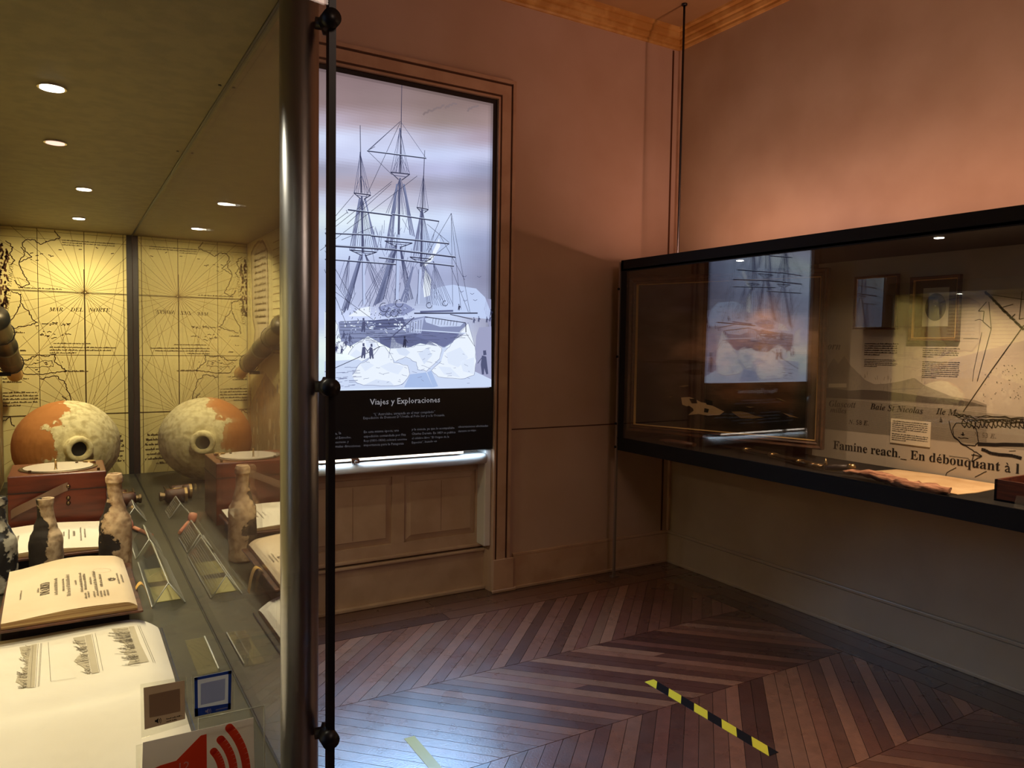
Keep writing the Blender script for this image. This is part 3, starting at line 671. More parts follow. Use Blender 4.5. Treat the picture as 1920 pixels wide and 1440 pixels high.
# figures, birds
def man(x_, y_, h_, c=INK, sx=1):
    g_ = h_/100
    Pg([(x_-6*g_*sx, y_-62*g_), (x_+9*g_*sx, y_-66*g_), (x_+13*g_*sx, y_-34*g_), (x_+9*g_*sx, y_), (x_+2*g_*sx, y_), (x_+1*g_*sx, y_-22*g_), (x_-6*g_*sx, y_), (x_-13*g_*sx, y_-1), (x_-9*g_*sx, y_-36*g_)], c, 14)
    Pg([(x_-5*g_, y_-82*g_), (x_+5*g_, y_-82*g_), (x_+7*g_, y_-68*g_), (x_-4*g_, y_-66*g_)], c, 14); L([(x_-5*g_, y_-82*g_), (x_+6*g_, y_-83*g_)], .0025, c, 14)
    L([(x_+8*g_*sx, y_-60*g_), (x_+24*g_*sx, y_-38*g_)], .004, c, 14)
man(681, 672, 34, INK2); man(696, 673, 34, INK2, -1); man(758, 652, 26, INK); man(908, 702, 54, INK2, -1); man(681, 623, 32, INK2); man(860, 582, 14); man(920, 592, 14, INK)
for x_, y_ in ((640,664),(648,650),(655,640),(644,635),(630,660),(888,606),(897,604),(912,605),(918,603)): man(x_, y_, 13 if x_ > 800 else 17, INK2)
for x_, y_ in ((1445,630),(1590,635),(1415,782),(1520,805),(1450,872),(1550,868)): L([c6(x_-20, y_-6), c6(x_, y_+6), c6(x_+20, y_-6)], .0022, INK2, 9)
art.build('printed_scene', M['lit'], wp, fix=False)
cap = Art(PP); W_ = srgb(150, 147, 152); W2 = srgb(84, 82, 88)
def F_(t, a, b, c=W2, hs=1): cap.fit(t, q(*a), q(*b), c, hs=hs, lv=30, res=1)
F_('Viajes y Exploraciones', (693,759), (824,754), W_, 1.0)
F_("\u201cL\u2019 Astrolabe, atrapada en el mar congelado\u201d", (699,779), (815,774)); F_('Expedición de Dumont D´Urville al Polo Sur y a la Oceanía.', (680,786), (833,780))
for k, (t, w0) in enumerate((('En esta misma época, una', 66), ('expedición comandada por Fitz', 79), ('Roy (1831-1836) cobrará enorme', 81), ('importancia para la Patagonia', 75))): F_(t, (681, 812+k*8.2), (681+w0, 808.6+k*8.2))
for k, (t, w0) in enumerate((('y la ciencia, ya que lo acompañaba', 80), ('Charles Darwin. En 1859 se publica', 82), ('el célebre libro \u201cEl Origen de la', 70), ('Especies\u201d, basado en', 47))): F_(t, (771, 807+k*8.2), (771+w0, 803.8+k*8.2))
for k, (t, w0) in enumerate((('observaciones efectuadas', 56), ('durante su viaje.', 34))): F_(t, (858, 802+k*8.2), (858+w0, 799.8+k*8.2))
for k, (t, w0) in enumerate((('a, la', 11), ('el Estrecho,', 30), ('sacracas, y', 25), ('malas direcciones.', 48))): F_(t, (628, 815+k*8), (628+w0, 813.5+k*8))
MB().box((IX0-.008, YW-.0122, .876), (IX1+.02, YW-.011, 1.236)).merge(cap, 1).build('caption_band', [M['panelblack'], M['lit']], wp, fix=False)
m = MB(); m.box((WX0+.01, YW-.016, .858), (1.98, YW-.002, .872)); m.build('bottom_rail', M['trim'], wp)
m = MB(); m.box((1.30, YW-.035, .846), (1.345, YW-.016, .872), bev=.004); m.lathe((1.322, YW-.045, .857), (0, 1, 0), [(.006, 0), (.009, .004), (.009, .012)], 12); m.build('latch', M['chrome'], wp)

# ================================================================== WALL CASE (right)
XC, CY1, CY0 = 3.03, 3.752, -1.0
dc = thing('display_case', 'long black-framed glass wall case hung along the right wall above the floor', 'display case', (3.3, 1.4, 0))
m = MB(); m.box((XC, CY0, 1.972), (XC+.02, CY1, 2.04)); m.box((XC, CY1-.02, 1.972), (3.585, CY1, 2.04)); m.box((XC, CY0, 1.966), (3.585, CY1, 1.984)); m.build('roof', M['blackmatte'], dc)
m = MB(); m.box((XC, CY0, .83), (3.585, CY1, .905), bev=.003); m.box((XC, CY0, .903), (XC+.012, CY1, .914)); m.build('shelf', M['blackmatte'], dc)
MB().box((XC+.002, CY1-.055, .905), (XC+.05, CY1, 1.97)).build('corner_post', M['black'], dc)
MB().box((XC+.05, CY1-.012, .905), (3.585, CY1, 1.97)).build('end_panel', M['black'], dc)
MB().box((XC+.002, CY0, .914), (XC+.010, CY1-.056, 1.972)).build('front_glass', M['caseglass'], dc)
m = MB(); m.box((XC-.006, CY1+.001, 0), (XC+.008, CY1+.016, 2.03)); m.box((XC-.02, CY1-.01, 0), (XC+.03, CY1+.03, .006)); m.build('leg', M['steelpost'], dc)
for z_ in (1.86, 1.43, 1.0, .85): MB().lathe((XC-.006, CY1+.01, z_), (-1, 0, 0), [(.008, 0), (.008, .008), (.005, .010)], 12).build('screw', M['black'], dc)
MB().box((XC+.02, CY1-.02, .905), (3.57, CY1-.013, 1.966)).build('inner_lining', M['blackmatte'], dc)
MB().box((3.575, 2.70, .905), (3.585, CY1-.02, 1.966)).build('back_panel', M['blackmatte'], dc)
# light strip tube on the roof of the case
m = MB(); m.box((3.24, -.4, 1.984), (3.30, 3.6, 1.989)); o = m.build('strip_light', M['chrome'], loc=(3.27, 1.6, 1.984)); tag(o, 'long low light strip lying on the roof of the wall case', 'light')
# downlights in the case
def downlight(x, y, z, r, label, cat='light', bulb='bulb', group=None):
    t = thing('ceiling_spotlight', label, cat, (x, y, z), group)
    MB()._lathe(Vector((x, y, z-.004)), Vector((0, 0, 1)), [(r*.8, 0), (r*1.12, 0), (r*1.15, .004), (r*.85, .004), (r*.8, .003)], 28, 0, False).build('rim', M['chrome'], t)
    MB()._lathe(Vector((x, y, z-.0052)), Vector((0, 0, 1)), [(r*.92, 0), (r*.92, .002)], 28, 0, False).build('bulb', M[bulb], t)
    return t
for y, lb in zip(CASE_LIGHTS[:2], ('small round downlight in the wall case roof, above the landscape painting', 'small round downlight in the wall case roof, above the framed portrait')):
    downlight(3.09, y, 1.966, .02, lb, group='downlights in the wall case roof')
# hanging rod
m = MB(); m.tube([(3.3, 3.53, 1.985), (3.3, 3.53, 3.61)], .007, 12); m.lathe((3.3, 3.53, 3.60), (0, 0, 1), [(.018, 0), (.018, .01)], 16)
tag(m.build('hanging_rod', M['rubber'], loc=(3.3, 3.53, 1.985)), 'thin black rod from the ceiling down to the roof of the wall case', 'rod')

# printed backdrop in the case
BP = Plane((3.565, 0, 0), (0, -1, 0), (0, 0, 1))       # faces the room; a = -Y
def bq(u, v): return BP.px(u, v)
bk = Art(BP, .00018)
GR = srgb(178, 166, 146); GRD = srgb(112, 104, 92); BINK = srgb(34, 28, 22)
a0, a1 = -2.70, 1.0
bk.prism([(a0, .906), (a1, .906), (a1, 1.965), (a0, 1.965)], -.008, 0, BP, 0, GR)
def bP(pts, c, lv=2): bk.poly([bq(*p) for p in pts], c, lv)
def bL(pts, w_=.003, c=BINK, lv=6): bk.line([bq(*p) for p in pts], w_, c, lv)
def c4(x, y): return (1500+x/4.571, 680+y/4.571)
def c2(x, y): return (1500+x/4.571, 380+y/4.571)
# sea band with ruled lines, mountains
bP([c4(200,295),(1720,762),(1925,782),(1925,845),c4(1300,680),c4(200,565)], srgb(150,140,122), 2)
bP([c4(*p) for p in ((200,120),(250,20),(290,-40),(330,10),(380,-60),(430,20),(500,90),(560,150),(640,185),(740,180),(860,160),(980,130),(1060,190),(1150,230),(1300,290),(1500,320),(1600,360),(1600,380),(200,300))], srgb(136, 126, 110), 3)
bP([c4(*p) for p in ((200,215),(330,225),(420,240),(540,232),(700,240),(900,265),(1080,290),(1300,310),(1480,340),(1600,375),(1400,370),(900,330),(200,298))], srgb(84, 76, 66), 4)
for k in range(34):
    t = k/33; y0 = 300+t*262; y1 = 372+t*330
    bL([c4(215, y0), c4(1600, y0+(y1-y0)*.9+10)], .0012, srgb(92, 84, 72), 5)
for k in range(60):
    x_ = random.uniform(220, 1100); y_ = random.uniform(60, 220)
    if y_ > 40+abs(x_-330)*.12: bL([c4(x_, y_), c4(x_+random.uniform(-14, 8), y_+random.uniform(10, 34))], .0016, srgb(100, 90, 78), 5)
bP([c4(246,180), c4(400,178), c4(400,212), c4(246,212)], srgb(208, 196, 168), 6)
def bF(t, a, b, st='I', hs=1.0, c=BINK): bk.fit(t, bq(*a), bq(*b), c, st, 8, hs)
bF('Glascott', c4(248,375), c4(480,388), 'J'); bF('milles', c4(262,425), c4(400,436), 'J'); bF('N. 58 E.', c4(420,525), c4(590,538), 'J')
bF('Baie St Nicolas', c4(605,398), c4(1055,440), 'J'); bF('Ile M', c4(1170,440), c4(1345,455), 'J'); bF('à', c4(1195,508), c4(1222,511), 'J'); bF('N. 53 E.', c4(1490,630), c4(1680,650), 'J', c=srgb(110, 98, 80))
bF('Famine reach._ En débouquant à l', c4(285,735), c4(1880,952), 'B', 1.02)
bF('orn', (1552,655), (1576,656), 'J')
# small text blocks
def tblock(u0, v0, u1, v1, n, c=BINK):
    p0, p1 = bq(u0, v0), bq(u1, v1); lh = (p0[1]-p1[1])/n
    bk.dashes(p0[0], p1[0], p0[1]-lh*.8, lh, n, lh*.55, c, 7, .08)
tblock(1622,642,1686,668,6); tblock(1621,672,1684,690,5); tblock(1731,651,1801,672,5); tblock(1730,676,1800,712,9)
# sketch of a ship, stern view, drawn in ink over the right part
for k in range(30):
    t = k/30; bL([c2(1590+t*330, 760+t*330), c2(1600+t*330, 772+t*330+random.uniform(-4, 14))], .010, BINK, 9)
bL([c2(1640,790), c2(1920,830)], .003, BINK, 9); bL([c2(1620,850), c2(1640,1080), c4(1520,160)], .003, BINK, 9); bL([c2(1600,850), c2(1530,930), c2(1580,930), c2(1570,1020), c2(1640,1080)], .004, BINK, 9)
bL([c2(1920,1050), c2(1640,1440), c4(1400,420)], .004, BINK, 9); bL([c2(1905,760), c2(1880,1000), c2(1920,990)], .003, BINK, 9); bL([c2(1500,1010), c2(1540,1000), c2(1575,1015)], .003, BINK, 9)
bL([c2(1400,1165), c2(1530,1165)], .002, BINK, 9); bL([c2(1560,1110), c2(1490,1440), c4(1480,160)], .002, BINK, 9); bL([c2(1740,895), c2(1830,870)], .003, BINK, 9); bL([c2(1810,990), c2(1845,955)], .004, BINK, 9)
def bwig(pts, w_, amp, seg=5, c=BINK, lv=9): bk.wig([bq(*p) for p in pts], w_, c, amp, seg, lv)
for k in range(5): bwig([c4(1330,430+k*8), c4(1500,460+k*10), c4(1920,470+k*12)], .003, .006, 8)
for k in range(14):
    cx_ = 1400+k*38; bwig([c4(cx_, 490), c4(cx_+30, 510), c4(cx_+18, 560), c4(cx_-8, 530), c4(cx_, 490)], .004, .004, 3)
bwig([c4(1280,500), c4(1300,600), c4(1380,690), c4(1480,750), c4(1560,800)], .004, .003); bwig([c4(1310,560), c4(1340,520), c4(1440,520), c4(1510,560), c4(1530,680), c4(1500,710), c4(1400,700), c4(1320,640), c4(1310,560)], .004, .002, 4)
bwig([c4(1520,700), c4(1920,705)], .016, .002); bwig([c4(1560,740), c4(1640,780), c4(1780,790), c4(1900,820)], .014, .002); bwig([c4(1490,780), c4(1470,850), c4(1560,800), c4(1470,790)], .004, .002)
bwig([c4(1280,800), c4(1440,820), c4(1460,840)], .002, .001); bwig([c4(1340,900), c4(1260,940), c4(1250,970)], .003, .001); bwig([c4(1600,930), c4(1500,980)], .003, .001); bwig([c4(1480,840), c4(1500,900), c4(1540,870)], .003, .002)
bL([c4(1395,596), c4(1402,625), c4(1380,612)], .004); bL([c4(1402,600), c4(1390,622), c4(1412,618)], .004); bwig([c4(1360,640), c4(1445,652)], .003, .003, 5); bL([c4(1790,758), c4(1850,755)], .002)
for k in range(46):
    x_, y_ = random.uniform(1560, 1900), random.uniform(20, 340); bL([c4(x_, y_), c4(x_+6, y_+4)], .004*random.uniform(.3, 1), BINK, 9)
o = bk.build('backdrop_panel', M['print'], loc=(3.565, 1.2, .906), fix=False)
tag(o, 'grey printed backdrop with coastline engravings, French captions and ink ship sketch in the wall case', 'panel')
# label card
ca = Art(Plane((3.561, 0, 0), (0, -1, 0), (0, 0, 1)), .0002); pc = [bq(1671,783), bq(1747,786), bq(1745,843), bq(1669,833)]
zt_, zb_ = 1.155, 1.033; pa, pb_ = bq(1671,800)[0], bq(1746,800)[0]
ca.prism([(pa, zb_), (pb_, zb_), (pb_, zt_), (pa, zt_)], -.003, .001, ca.fn, 0, srgb(206, 194, 168))
ca.dashes(pa+.01, pb_-.008, zt_-.014, .0098, 6, .0052, BINK, 8, .05); ca.dashes(pa+.01, pb_-.008, zt_-.078, .0098, 4, .0052, BINK, 8, .05)
tag(ca.build('label_card', M['print'], loc=(3.561, -(pa+pb_)/2, zb_), fix=False), 'small cream caption card on the backdrop above the words En débouquant', 'label')

# ---- picture frames
def picture_frame(name, label, o, a, b_, w_, h_, bars, face, glass=True, gm='glass'):
    """o = lower left corner (world), a = direction to the right, bars = list of (width, height, material)"""
    P_ = Plane(o, a, b_); t = thing(name, label, 'picture frame' if 'painting' not in name else 'painting', o)
    ins = 0; idx = 0
    for (bw, bh, mt, nm) in bars:
        m = MB(); x0, y0, x1, y1 = ins, ins, w_-ins, h_-ins; X0, Y0, X1, Y1 = x0+bw, y0+bw, x1-bw, y1-bw
        o_ = [(x0, y0), (x1, y0), (x1, y1), (x0, y1)]; i_ = [(X0, Y0), (X1, Y0), (X1, Y1), (X0, Y1)]
        mid = [((p[0]*.65+r[0]*.35), (p[1]*.65+r[1]*.35)) for p, r in zip(o_, i_)]
        for k in range(4):
            l = (k+1) % 4
            m.add([P_(*o_[k], 0), P_(*o_[l], 0), P_(*o_[l], bh*.8), P_(*o_[k], bh*.8), P_(*mid[l], bh), P_(*mid[k], bh), P_(*i_[l], bh*.55), P_(*i_[k], bh*.55), P_(*i_[l], 0), P_(*i_[k], 0)],
                  [(0, 1, 2, 3), (3, 2, 4, 5), (5, 4, 6, 7), (7, 6, 8, 9)])
        m.build(nm, mt, t); ins += bw
    face(P_, ins, t)
    if glass: MB().prism([(ins, ins), (w_-ins, ins), (w_-ins, h_-ins), (ins, h_-ins)], .010, .012, P_).build('glazing', M[gm], t)
    return t
# landscape painting set at an angle
pl_, pr_ = Vector((3.095, 3.715, 0)), Vector((3.50, 2.575, 0)); d_ = (pr_-pl_).normalized()
QP = Plane(pl_, d_, (0, 0, 1))
def qz(u, v): return QP.px(u, v)
zl0 = min(qz(1180, 804)[1], qz(1545, 848)[1]); pz0 = (qz(1180, 804)[1]+qz(1545, 846)[1])/2; pz1 = (qz(1180, 522)[1]+qz(1545, 503)[1])/2
pwid = (pr_-pl_).length
def canvas(P_, ins, t):
    cp = [(1210,560,(38,36,38)),(1290,560,(46,42,44)),(1400,560,(58,54,56)),(1500,560,(52,46,44)),(1210,620,(44,38,34)),(1280,620,(58,46,36)),(1340,610,(92,64,40)),(1420,620,(112,86,62)),(1500,630,(96,76,60)),
          (1210,665,(76,56,44)),(1290,660,(104,76,56)),(1350,665,(118,88,64)),(1430,670,(120,96,74)),(1510,670,(110,84,60)),(1210,690,(44,36,34)),(1300,690,(52,42,38)),(1400,690,(66,50,42)),(1500,690,(60,46,38)),
          (1210,730,(26,22,22)),(1290,735,(40,26,18)),(1380,730,(72,46,28)),(1460,740,(66,42,24)),(1520,740,(34,30,18)),(1210,775,(24,24,24)),(1290,770,(40,34,24)),(1380,780,(30,24,14)),(1460,790,(20,16,10)),(1520,800,(16,14,8))]
    pf = palette([(u, v, srgb(*c)) for u, v, c in cp], 3.4)
    A = Art(P_, .00025)
    W1, H1 = pwid-2*ins, (pz1-pz0)-2*ins
    def cf(s, t_):
        p = P_(ins+W1*s, ins+H1*t_); c = R.transposed() @ (p-CAM); u, v = 960+F*c.x/-c.z, 720-F*c.y/-c.z
        k = 1+.55*mnoise.fractal(Vector((s*7, t_*16, 1.5)), .9, 2.1, 5); return tuple(max(0, x*k*2.1) for x in pf(u, v))
    A.grid(lambda s, t_: P_(ins+W1*s, ins+H1*t_, .004), 110, 70, 0, cf)
    def cv(x, y): p = P_.px(1140+x/4.571, 660+y/4.571); return p
    SAND = srgb(176, 146, 104); SAND2 = srgb(120, 96, 62)
    for pts, c in ((((630,390),(700,385),(745,400),(800,430),(860,440),(920,470),(1000,510),(960,540),(860,545),(780,530),(690,540),(740,500),(690,470),(640,450)), SAND), (((1060,510),(1140,508),(1200,520),(1260,545),(1340,560),(1240,572),(1140,565),(1090,535)), SAND2),
                   (((610,295),(660,283),(700,288),(650,300)), SAND2), (((515,385),(550,378),(545,388)), SAND2), (((1440,395),(1480,400),(1530,425),(1500,420)), SAND2), (((1500,520),(1570,540),(1640,565),(1560,555)), SAND2), (((1090,325),(1150,320),(1120,332)), SAND2), (((1180,465),(1260,470),(1220,478)), SAND2)):
        A.poly([cv(*p) for p in pts], tuple(min(1, k*1.25) for k in c), 22)
    for pts in (((700,400),(760,400),(770,440),(720,440)), ((820,400),(900,420),(900,460),(850,450)), ((830,480),(870,490),(860,520),(825,515)), ((660,470),(700,460),(740,490),(700,500))): A.poly([cv(*p) for p in pts], srgb(40, 34, 24), 23)
    for pts in (((270,85),(340,78),(460,82),(540,70),(640,66),(760,72),(840,92),(700,100),(520,95)), ((640,170),(720,150),(800,150),(820,190),(760,200))): A.poly([cv(*p) for p in pts], srgb(58, 38, 26), 22)
    A.build('canvas', M['print'], t, fix=False)
picture_frame('landscape_painting', 'large dark landscape painting in a brown frame, left end of the wall case', QP(0, pz0), d_, (0, 0, 1), pwid, pz1-pz0,
              [(.022, .045, M['framewood'], 'outer_frame'), (.020, .034, M['framewood'], 'inner_moulding'), (.006, .026, M['gold'], 'gold_fillet')], canvas, glass=False)
# little frames on the backdrop
def facep(P_, ins, t):
    w_, h_ = .238-2*ins, .310-2*ins; A = Art(P_, .0004)
    A.grid(lambda s, v: P_(ins+w_*s, ins+h_*v, .002), 2, 2, 0, lambda s, v: srgb(96, 70, 40))
    cx_, cy_ = ins+w_/2, ins+h_*.53
    A.poly([(cx_-.062, cy_-.092), (cx_+.062, cy_-.092), (cx_+.062, cy_+.092), (cx_-.062, cy_+.092)], srgb(200, 186, 156), 8)
    A.oval(cx_, cy_, .050, .066, srgb(40, 34, 28), 9); 
    A.poly([(cx_-.044, cy_-.02), (cx_-.03, cy_+.005), (cx_-.01, cy_+.014), (cx_+.012, cy_+.014), (cx_+.032, cy_+.002), (cx_+.044, cy_-.024), (cx_+.03, cy_-.052), (cx_-.03, cy_-.052)], srgb(22, 18, 15), 10)
    A.oval(cx_, cy_+.027, .0125, .017, srgb(150, 132, 104), 11); A.oval(cx_, cy_+.041, .0135, .007, srgb(60, 50, 40), 12); A.oval(cx_-.001, cy_+.016, .009, .006, srgb(80, 66, 52), 12)
    A.poly([(cx_-.005, cy_+.008), (cx_+.005, cy_+.008), (cx_+.002, cy_+.002), (cx_-.002, cy_+.002)], srgb(170, 156, 130), 12)
    A.build('portrait_print', M['print'], t, fix=False)
picture_frame('framed_portrait', 'brown picture frame with an oval portrait photograph of a person in dark clothes', (3.562, 2.16, 1.543), (0, -1, 0), (0, 0, 1), .238, .310, [(.014, .03, M['framewood'], 'wooden_frame'), (.004, .02, M['gold'], 'gold_fillet')], facep, gm='thinglass')
def faceq(P_, ins, t):
    A = Art(P_, .0004); w_, h_ = .238-2*ins, .275-2*ins
    A.grid(lambda s, v: P_(ins+w_*s, ins+h_*v, .002), 2, 2, 0, lambda s, v: srgb(104, 84, 62))
    A.build('dark_print', M['print'], t, fix=False)
picture_frame('framed_print', 'small glazed dark picture with blue reflection, left of the framed oval portrait', (3.54, 2.452, 1.600), (.004, -1, 0), (.01, 0, 1), .238, .275, [(.010, .022, M['framewood'], 'wooden_frame'), (.003, .014, M['gold'], 'gold_fillet')], faceq)

# ---- objects on the case shelf (top z = .905)
ZS = .906
def on(u, v, z=ZS): return hit(u, v, 2, z)
# sabre in its scabbard
sw = thing('sabre', 'dark curved sabre in a brass-mounted scabbard on the case shelf below the painting', 'sword', (3.30, 2.9, ZS))
pts = [on(1350, 836, ZS+.02), on(1400, 843, ZS+.02), on(1450, 853, ZS+.02), on(1500, 865, ZS+.02), on(1545, 876, ZS+.02)]
for p in pts: p.x = min(p.x, 3.46)
MB().tube(pts, [.012, .018, .020, .022, .021], 14, flat=.5, up=(0, 0, 1)).build('scabbard', M['darkbrass'], sw)
e = pts[-1]; dd = (pts[-1]-pts[-2]).normalized(); side = Vector((dd.y, -dd.x, 0))
for i_ in (1, 2, 3): MB().tube([pts[i_]-dd*.02, pts[i_]+dd*.02], .0235, 14, flat=.55, up=(0, 0, 1)).build('brass_band', M['brass'], sw)
MB().tube([e-dd*.14, e-dd*.02], [.021, .0235], 14, flat=.55, up=(0, 0, 1)).build('brass_mount', M['brass'], sw)
h0 = e+dd*.01; hx = Vector((.06, -.20, .03)).normalized()
MB().tube([h0, h0+hx*.05, h0+hx*.11], [.013, .016, .013], 12).build('grip', M['darkleather'], sw)
MB().tube([h0+Vector((0, 0, .045))-side*.0, h0+Vector((0, 0, .02)), h0-Vector((0, 0, .012))], [.004, .009, .006], 10).build('quillon', M['brass'], sw)
MB().tube([h0-Vector((0, 0, .010)), h0+hx*.04-Vector((0, 0, .016)), h0+hx*.09-Vector((0, 0, .014)), h0+hx*.12+Vector((0, 0, .004))], .004, 8).build('knuckle_guard', M['brass'], sw)
MB().tube([h0+hx*.105, h0+hx*.115, h0+hx*.135, h0+hx*.14], [.014, .018, .016, .006], 12).build('pommel', M['brass'], sw)
# dark wooden piece under the left end of the painting
m = MB(); p0, p1 = Vector((3.12, 3.45, ZS+.018)), Vector((3.16, 3.20, ZS+.018)); m.tube([p0, p0.lerp(p1, .25), p0.lerp(p1, .6), p1], [.012, .03, .034, .022], 12, flat=.5, up=(0, 0, 1)); m.noise(.004, 30, 2)
tag(m.build('wooden_relic', M['leather'], loc=(3.2, 3.2, ZS)), 'low brown wooden relic on the shelf beneath the left corner of the painting', 'relic')
# fibrous piece of wood
m = MB(); a_, b_ = on(1582, 885, ZS+.02), on(1780, 920, ZS+.02); n = 26; pts = []; rad = []
for k in range(n+1):
    t = k/n; p = a_.lerp(b_, t); p.z = ZS+.022+.008*math.sin(t*6); p.x += .012*math.sin(t*7); pts.append(p); rad.append((.015+.018*math.sin(min(1, t*1.6)*1.57))*(1 if t < .92 else 1.05-(t-.92)*5))
m.tube(pts, rad, 22, flat=.62, up=(0, 0, 1)); m.noise(.014, 45, 3)
tag(m.build('weathered_wood', M['bone'], loc=(3.25, 2.0, ZS)), 'reddish weathered fibrous length of wood lying across the front of the case shelf', 'relic')
# parchment
A = MB(); pp = [(1640,884),(1682,881),(1760,889),(1871,909),(1868,917),(1835,924),(1795,928),(1770,923),(1720,912),(1680,899)]
A.prism([(on(*p).x if on(*p).x < 3.55 else 3.55, on(*p).y) for p in pp], ZS, ZS+.003, lambda a, b, h: Vector((a, b, h)))
M['parch'] = mat('parchment', srgb(226, 196, 150), .8, col2=srgb(200, 164, 116), scale=8, lo=.3, hi=.7)
tag(A.build('parchment_sheet', M['parch'], loc=(3.3, 1.9, ZS)), 'cream parchment sheet lying flat on the case shelf behind the weathered wood', 'paper')
# wooden box at the frame edge + small clear card holder
wb = thing('wooden_box', 'open-topped reddish wooden box on the wall case shelf at the right edge', 'box', (3.3, 1.35, ZS))
m = MB(); x0, x1, y0, y1, z0, z1 = 3.17, 3.42, 1.12, 1.55, ZS, ZS+.085
m.box((x0, y0, z0), (x1, y1, z0+.008)); m.box((x0, y0, z0), (x0+.01, y1, z1)); m.box((x1-.01, y0, z0), (x1, y1, z1)); m.box((x0, y0, z0), (x1, y0+.01, z1)); m.box((x0, y1-.01, z0), (x1, y1, z1)); m.build('body', M['boxwood'], wb)
m = MB(); m.box((x0+.02, y0+.02, z0+.01), (x1-.02, y1-.02, z0+.05)); m.build('lining', M['leather'], wb)
m = MB(); m.hexa([(3.09, 1.28, ZS), (3.12, 1.28, ZS), (3.12, 1.44, ZS), (3.09, 1.44, ZS), (3.11, 1.28, ZS+.045), (3.113, 1.28, ZS+.045), (3.113, 1.44, ZS+.045), (3.11, 1.44, ZS+.045)])
tag(m.build('card_holder', M['acrylic'], loc=(3.1, 1.36, ZS)), 'small clear card holder in front of the wooden box on the case shelf', 'sign holder')

# ================================================================== FREE-STANDING VITRINE (left)
VX0, VX1, VY0, VY1, VZ0, VZ1 = -.235, .25, .905, 3.70, .90, 1.95
vt = thing('glass_vitrine', 'tall glass vitrine with olive roof and base and a steel corner pole', 'display case', (0, 2.3, 0))
MB().box((VX0, VY0+.01, .84), (VX1, VY1, VZ0)).build('base_board', M['vfloor'], vt)
MB().box((VX0, VY0+.02, 0), (VX1-.01, VY1, .84)).build('plinth', M['blackmatte'], vt)
MB().box((VX0-.02, VY0+.01, VZ1), (VX1+.01, VY1+.03, VZ1+.09)).build('roof_board', M['vceil'], vt)
MB().box((VX1-.022, VY1-.016, VZ0), (VX1-.001, VY1, VZ1)).build('corner_post', M['vpost'], vt)
MB().box((VX1-.0035, VY0+.06, VZ1-.003), (VX1-.0005, VY1-.02, VZ1)).build('roof_seam', M['rubber'], vt)
MB().box((VX1-.0035, VY0+.06, VZ0), (VX1-.0005, VY1-.02, VZ0+.0015)).build('base_seam', M['rubber'], vt)
MB().box((VX1, VY0+.06, .85), (VX1+.008, VY1, VZ1+.02)).build('side_glass', M['sideglass'], vt)
MB().box((-.5, VY0-.008, .45), (.273, VY0, 2.15)).build('end_glass', M['glass'], vt)
MB().box((.273, VY0-.010, .45), (.2815, VY0+.002, 2.15)).build('glass_edge_seal', M['rubber'], vt)
MB().tube([(.2495, .940, .0), (.2495, .940, 2.6)], .0235, 40).build('corner_pole', M['steel'], vt)
for (u, v) in ((614, 45), (614, 725), (608, 1375)):
    z_ = hit(u, v, 1, .91).z
    m = MB(); m.lathe((.262, .915, z_), (.9, -.12, 0), [(.007, 0), (.007, .008), (.012, .010), (.012, .018), (.007, .021)], 20); m.lathe((.2745, VY0+.002, z_), (0, -1, 0), [(.011, 0), (.011, .02)], 20)
    m.build('glass_clamp', M['rubber'], vt)
for k, ((x, y), lb) in enumerate(zip(VITR_LIGHTS, ('out of view', 'round white downlight in the vitrine roof, largest and nearest in view', 'dim pinkish downlight in the vitrine roof, second nearest', 'bright oval downlight in the vitrine roof, third from the glass end', 'farthest downlight in the vitrine roof, close above the chart panel'))):
    if k == 0: continue
    downlight(x, y, VZ1, .021, lb, bulb='bulb2' if k == 2 else 'bulb', group='downlights in the vitrine roof')
for k, (u, v) in enumerate(((412, 159), (333, 283))):
    p = hit(u, v, 2, VZ1); 
    if p.x < VX1: MB().lathe((p.x, p.y, VZ1-.002), (0, 0, 1), [(.003, 0), (.003, .003)], 10).build('roof_screw', M['rubber'], vt)

# chart panels (end wall and back wall of the vitrine)
EP = Plane((0, VY1-.018, 0), (1, 0, 0), (0, 0, 1))
def eq(u, v): return EP.px(u, v)
CR = srgb(220, 205, 140); MI = srgb(70, 52, 22); MI2 = srgb(132, 106, 56); MD = srgb(58, 38, 18)
ea = Art(EP, .00015); ex0, ex1, ez0, ez1 = VX0+.004, .2265, VZ0+.001, VZ1-.001
ea.prism([(ex0, ez0), (ex1, ez0), (ex1, ez1), (ex0, ez1)], -.01, 0, EP, 0, CR)
def k1(x, y): return (x/3.4286, 380+y/3.4286)
def clipseg(p, r):
    # keep lines inside the sheet (Liang-Barsky)
    t0, t1 = 0, 1; dx, dy = r[0]-p[0], r[1]-p[1]
    for P_, Q_ in ((-dx, p[0]-ex0), (dx, ex1-p[0]), (-dy, p[1]-ez0), (dy, ez1-p[1])):
        if abs(P_) < 1e-9:
            if Q_ < 0: return None
        else:
            t = Q_/P_
            if P_ < 0: t0 = max(t0, t)
            else: t1 = min(t1, t)
    return None if t0 >= t1 else ((p[0]+dx*t0, p[1]+dy*t0), (p[0]+dx*t1, p[1]+dy*t1))
def eL(a, b, w_=.0018, c=MI2, lv=2):
    s = clipseg(a, b)
    if s: ea.line(list(s), w_, c, lv)
C1 = eq(*k1(545, 578)); C2 = eq(*k1(553, 1362)); C3 = eq(*k1(553, -180)); ww = C1[0]
for C_ in (C1, C2):
    for k in range(32):
        a = math.pi*2*k/32; r_ = .62 if k % 2 == 0 else .40
        eL((C_[0]+.004*math.cos(a), C_[1]+.004*math.sin(a)), (C_[0]+r_*math.cos(a), C_[1]+r_*math.sin(a)), .0026 if k % 8 == 0 else .0014, MI if k % 4 == 0 else MI2, 2)
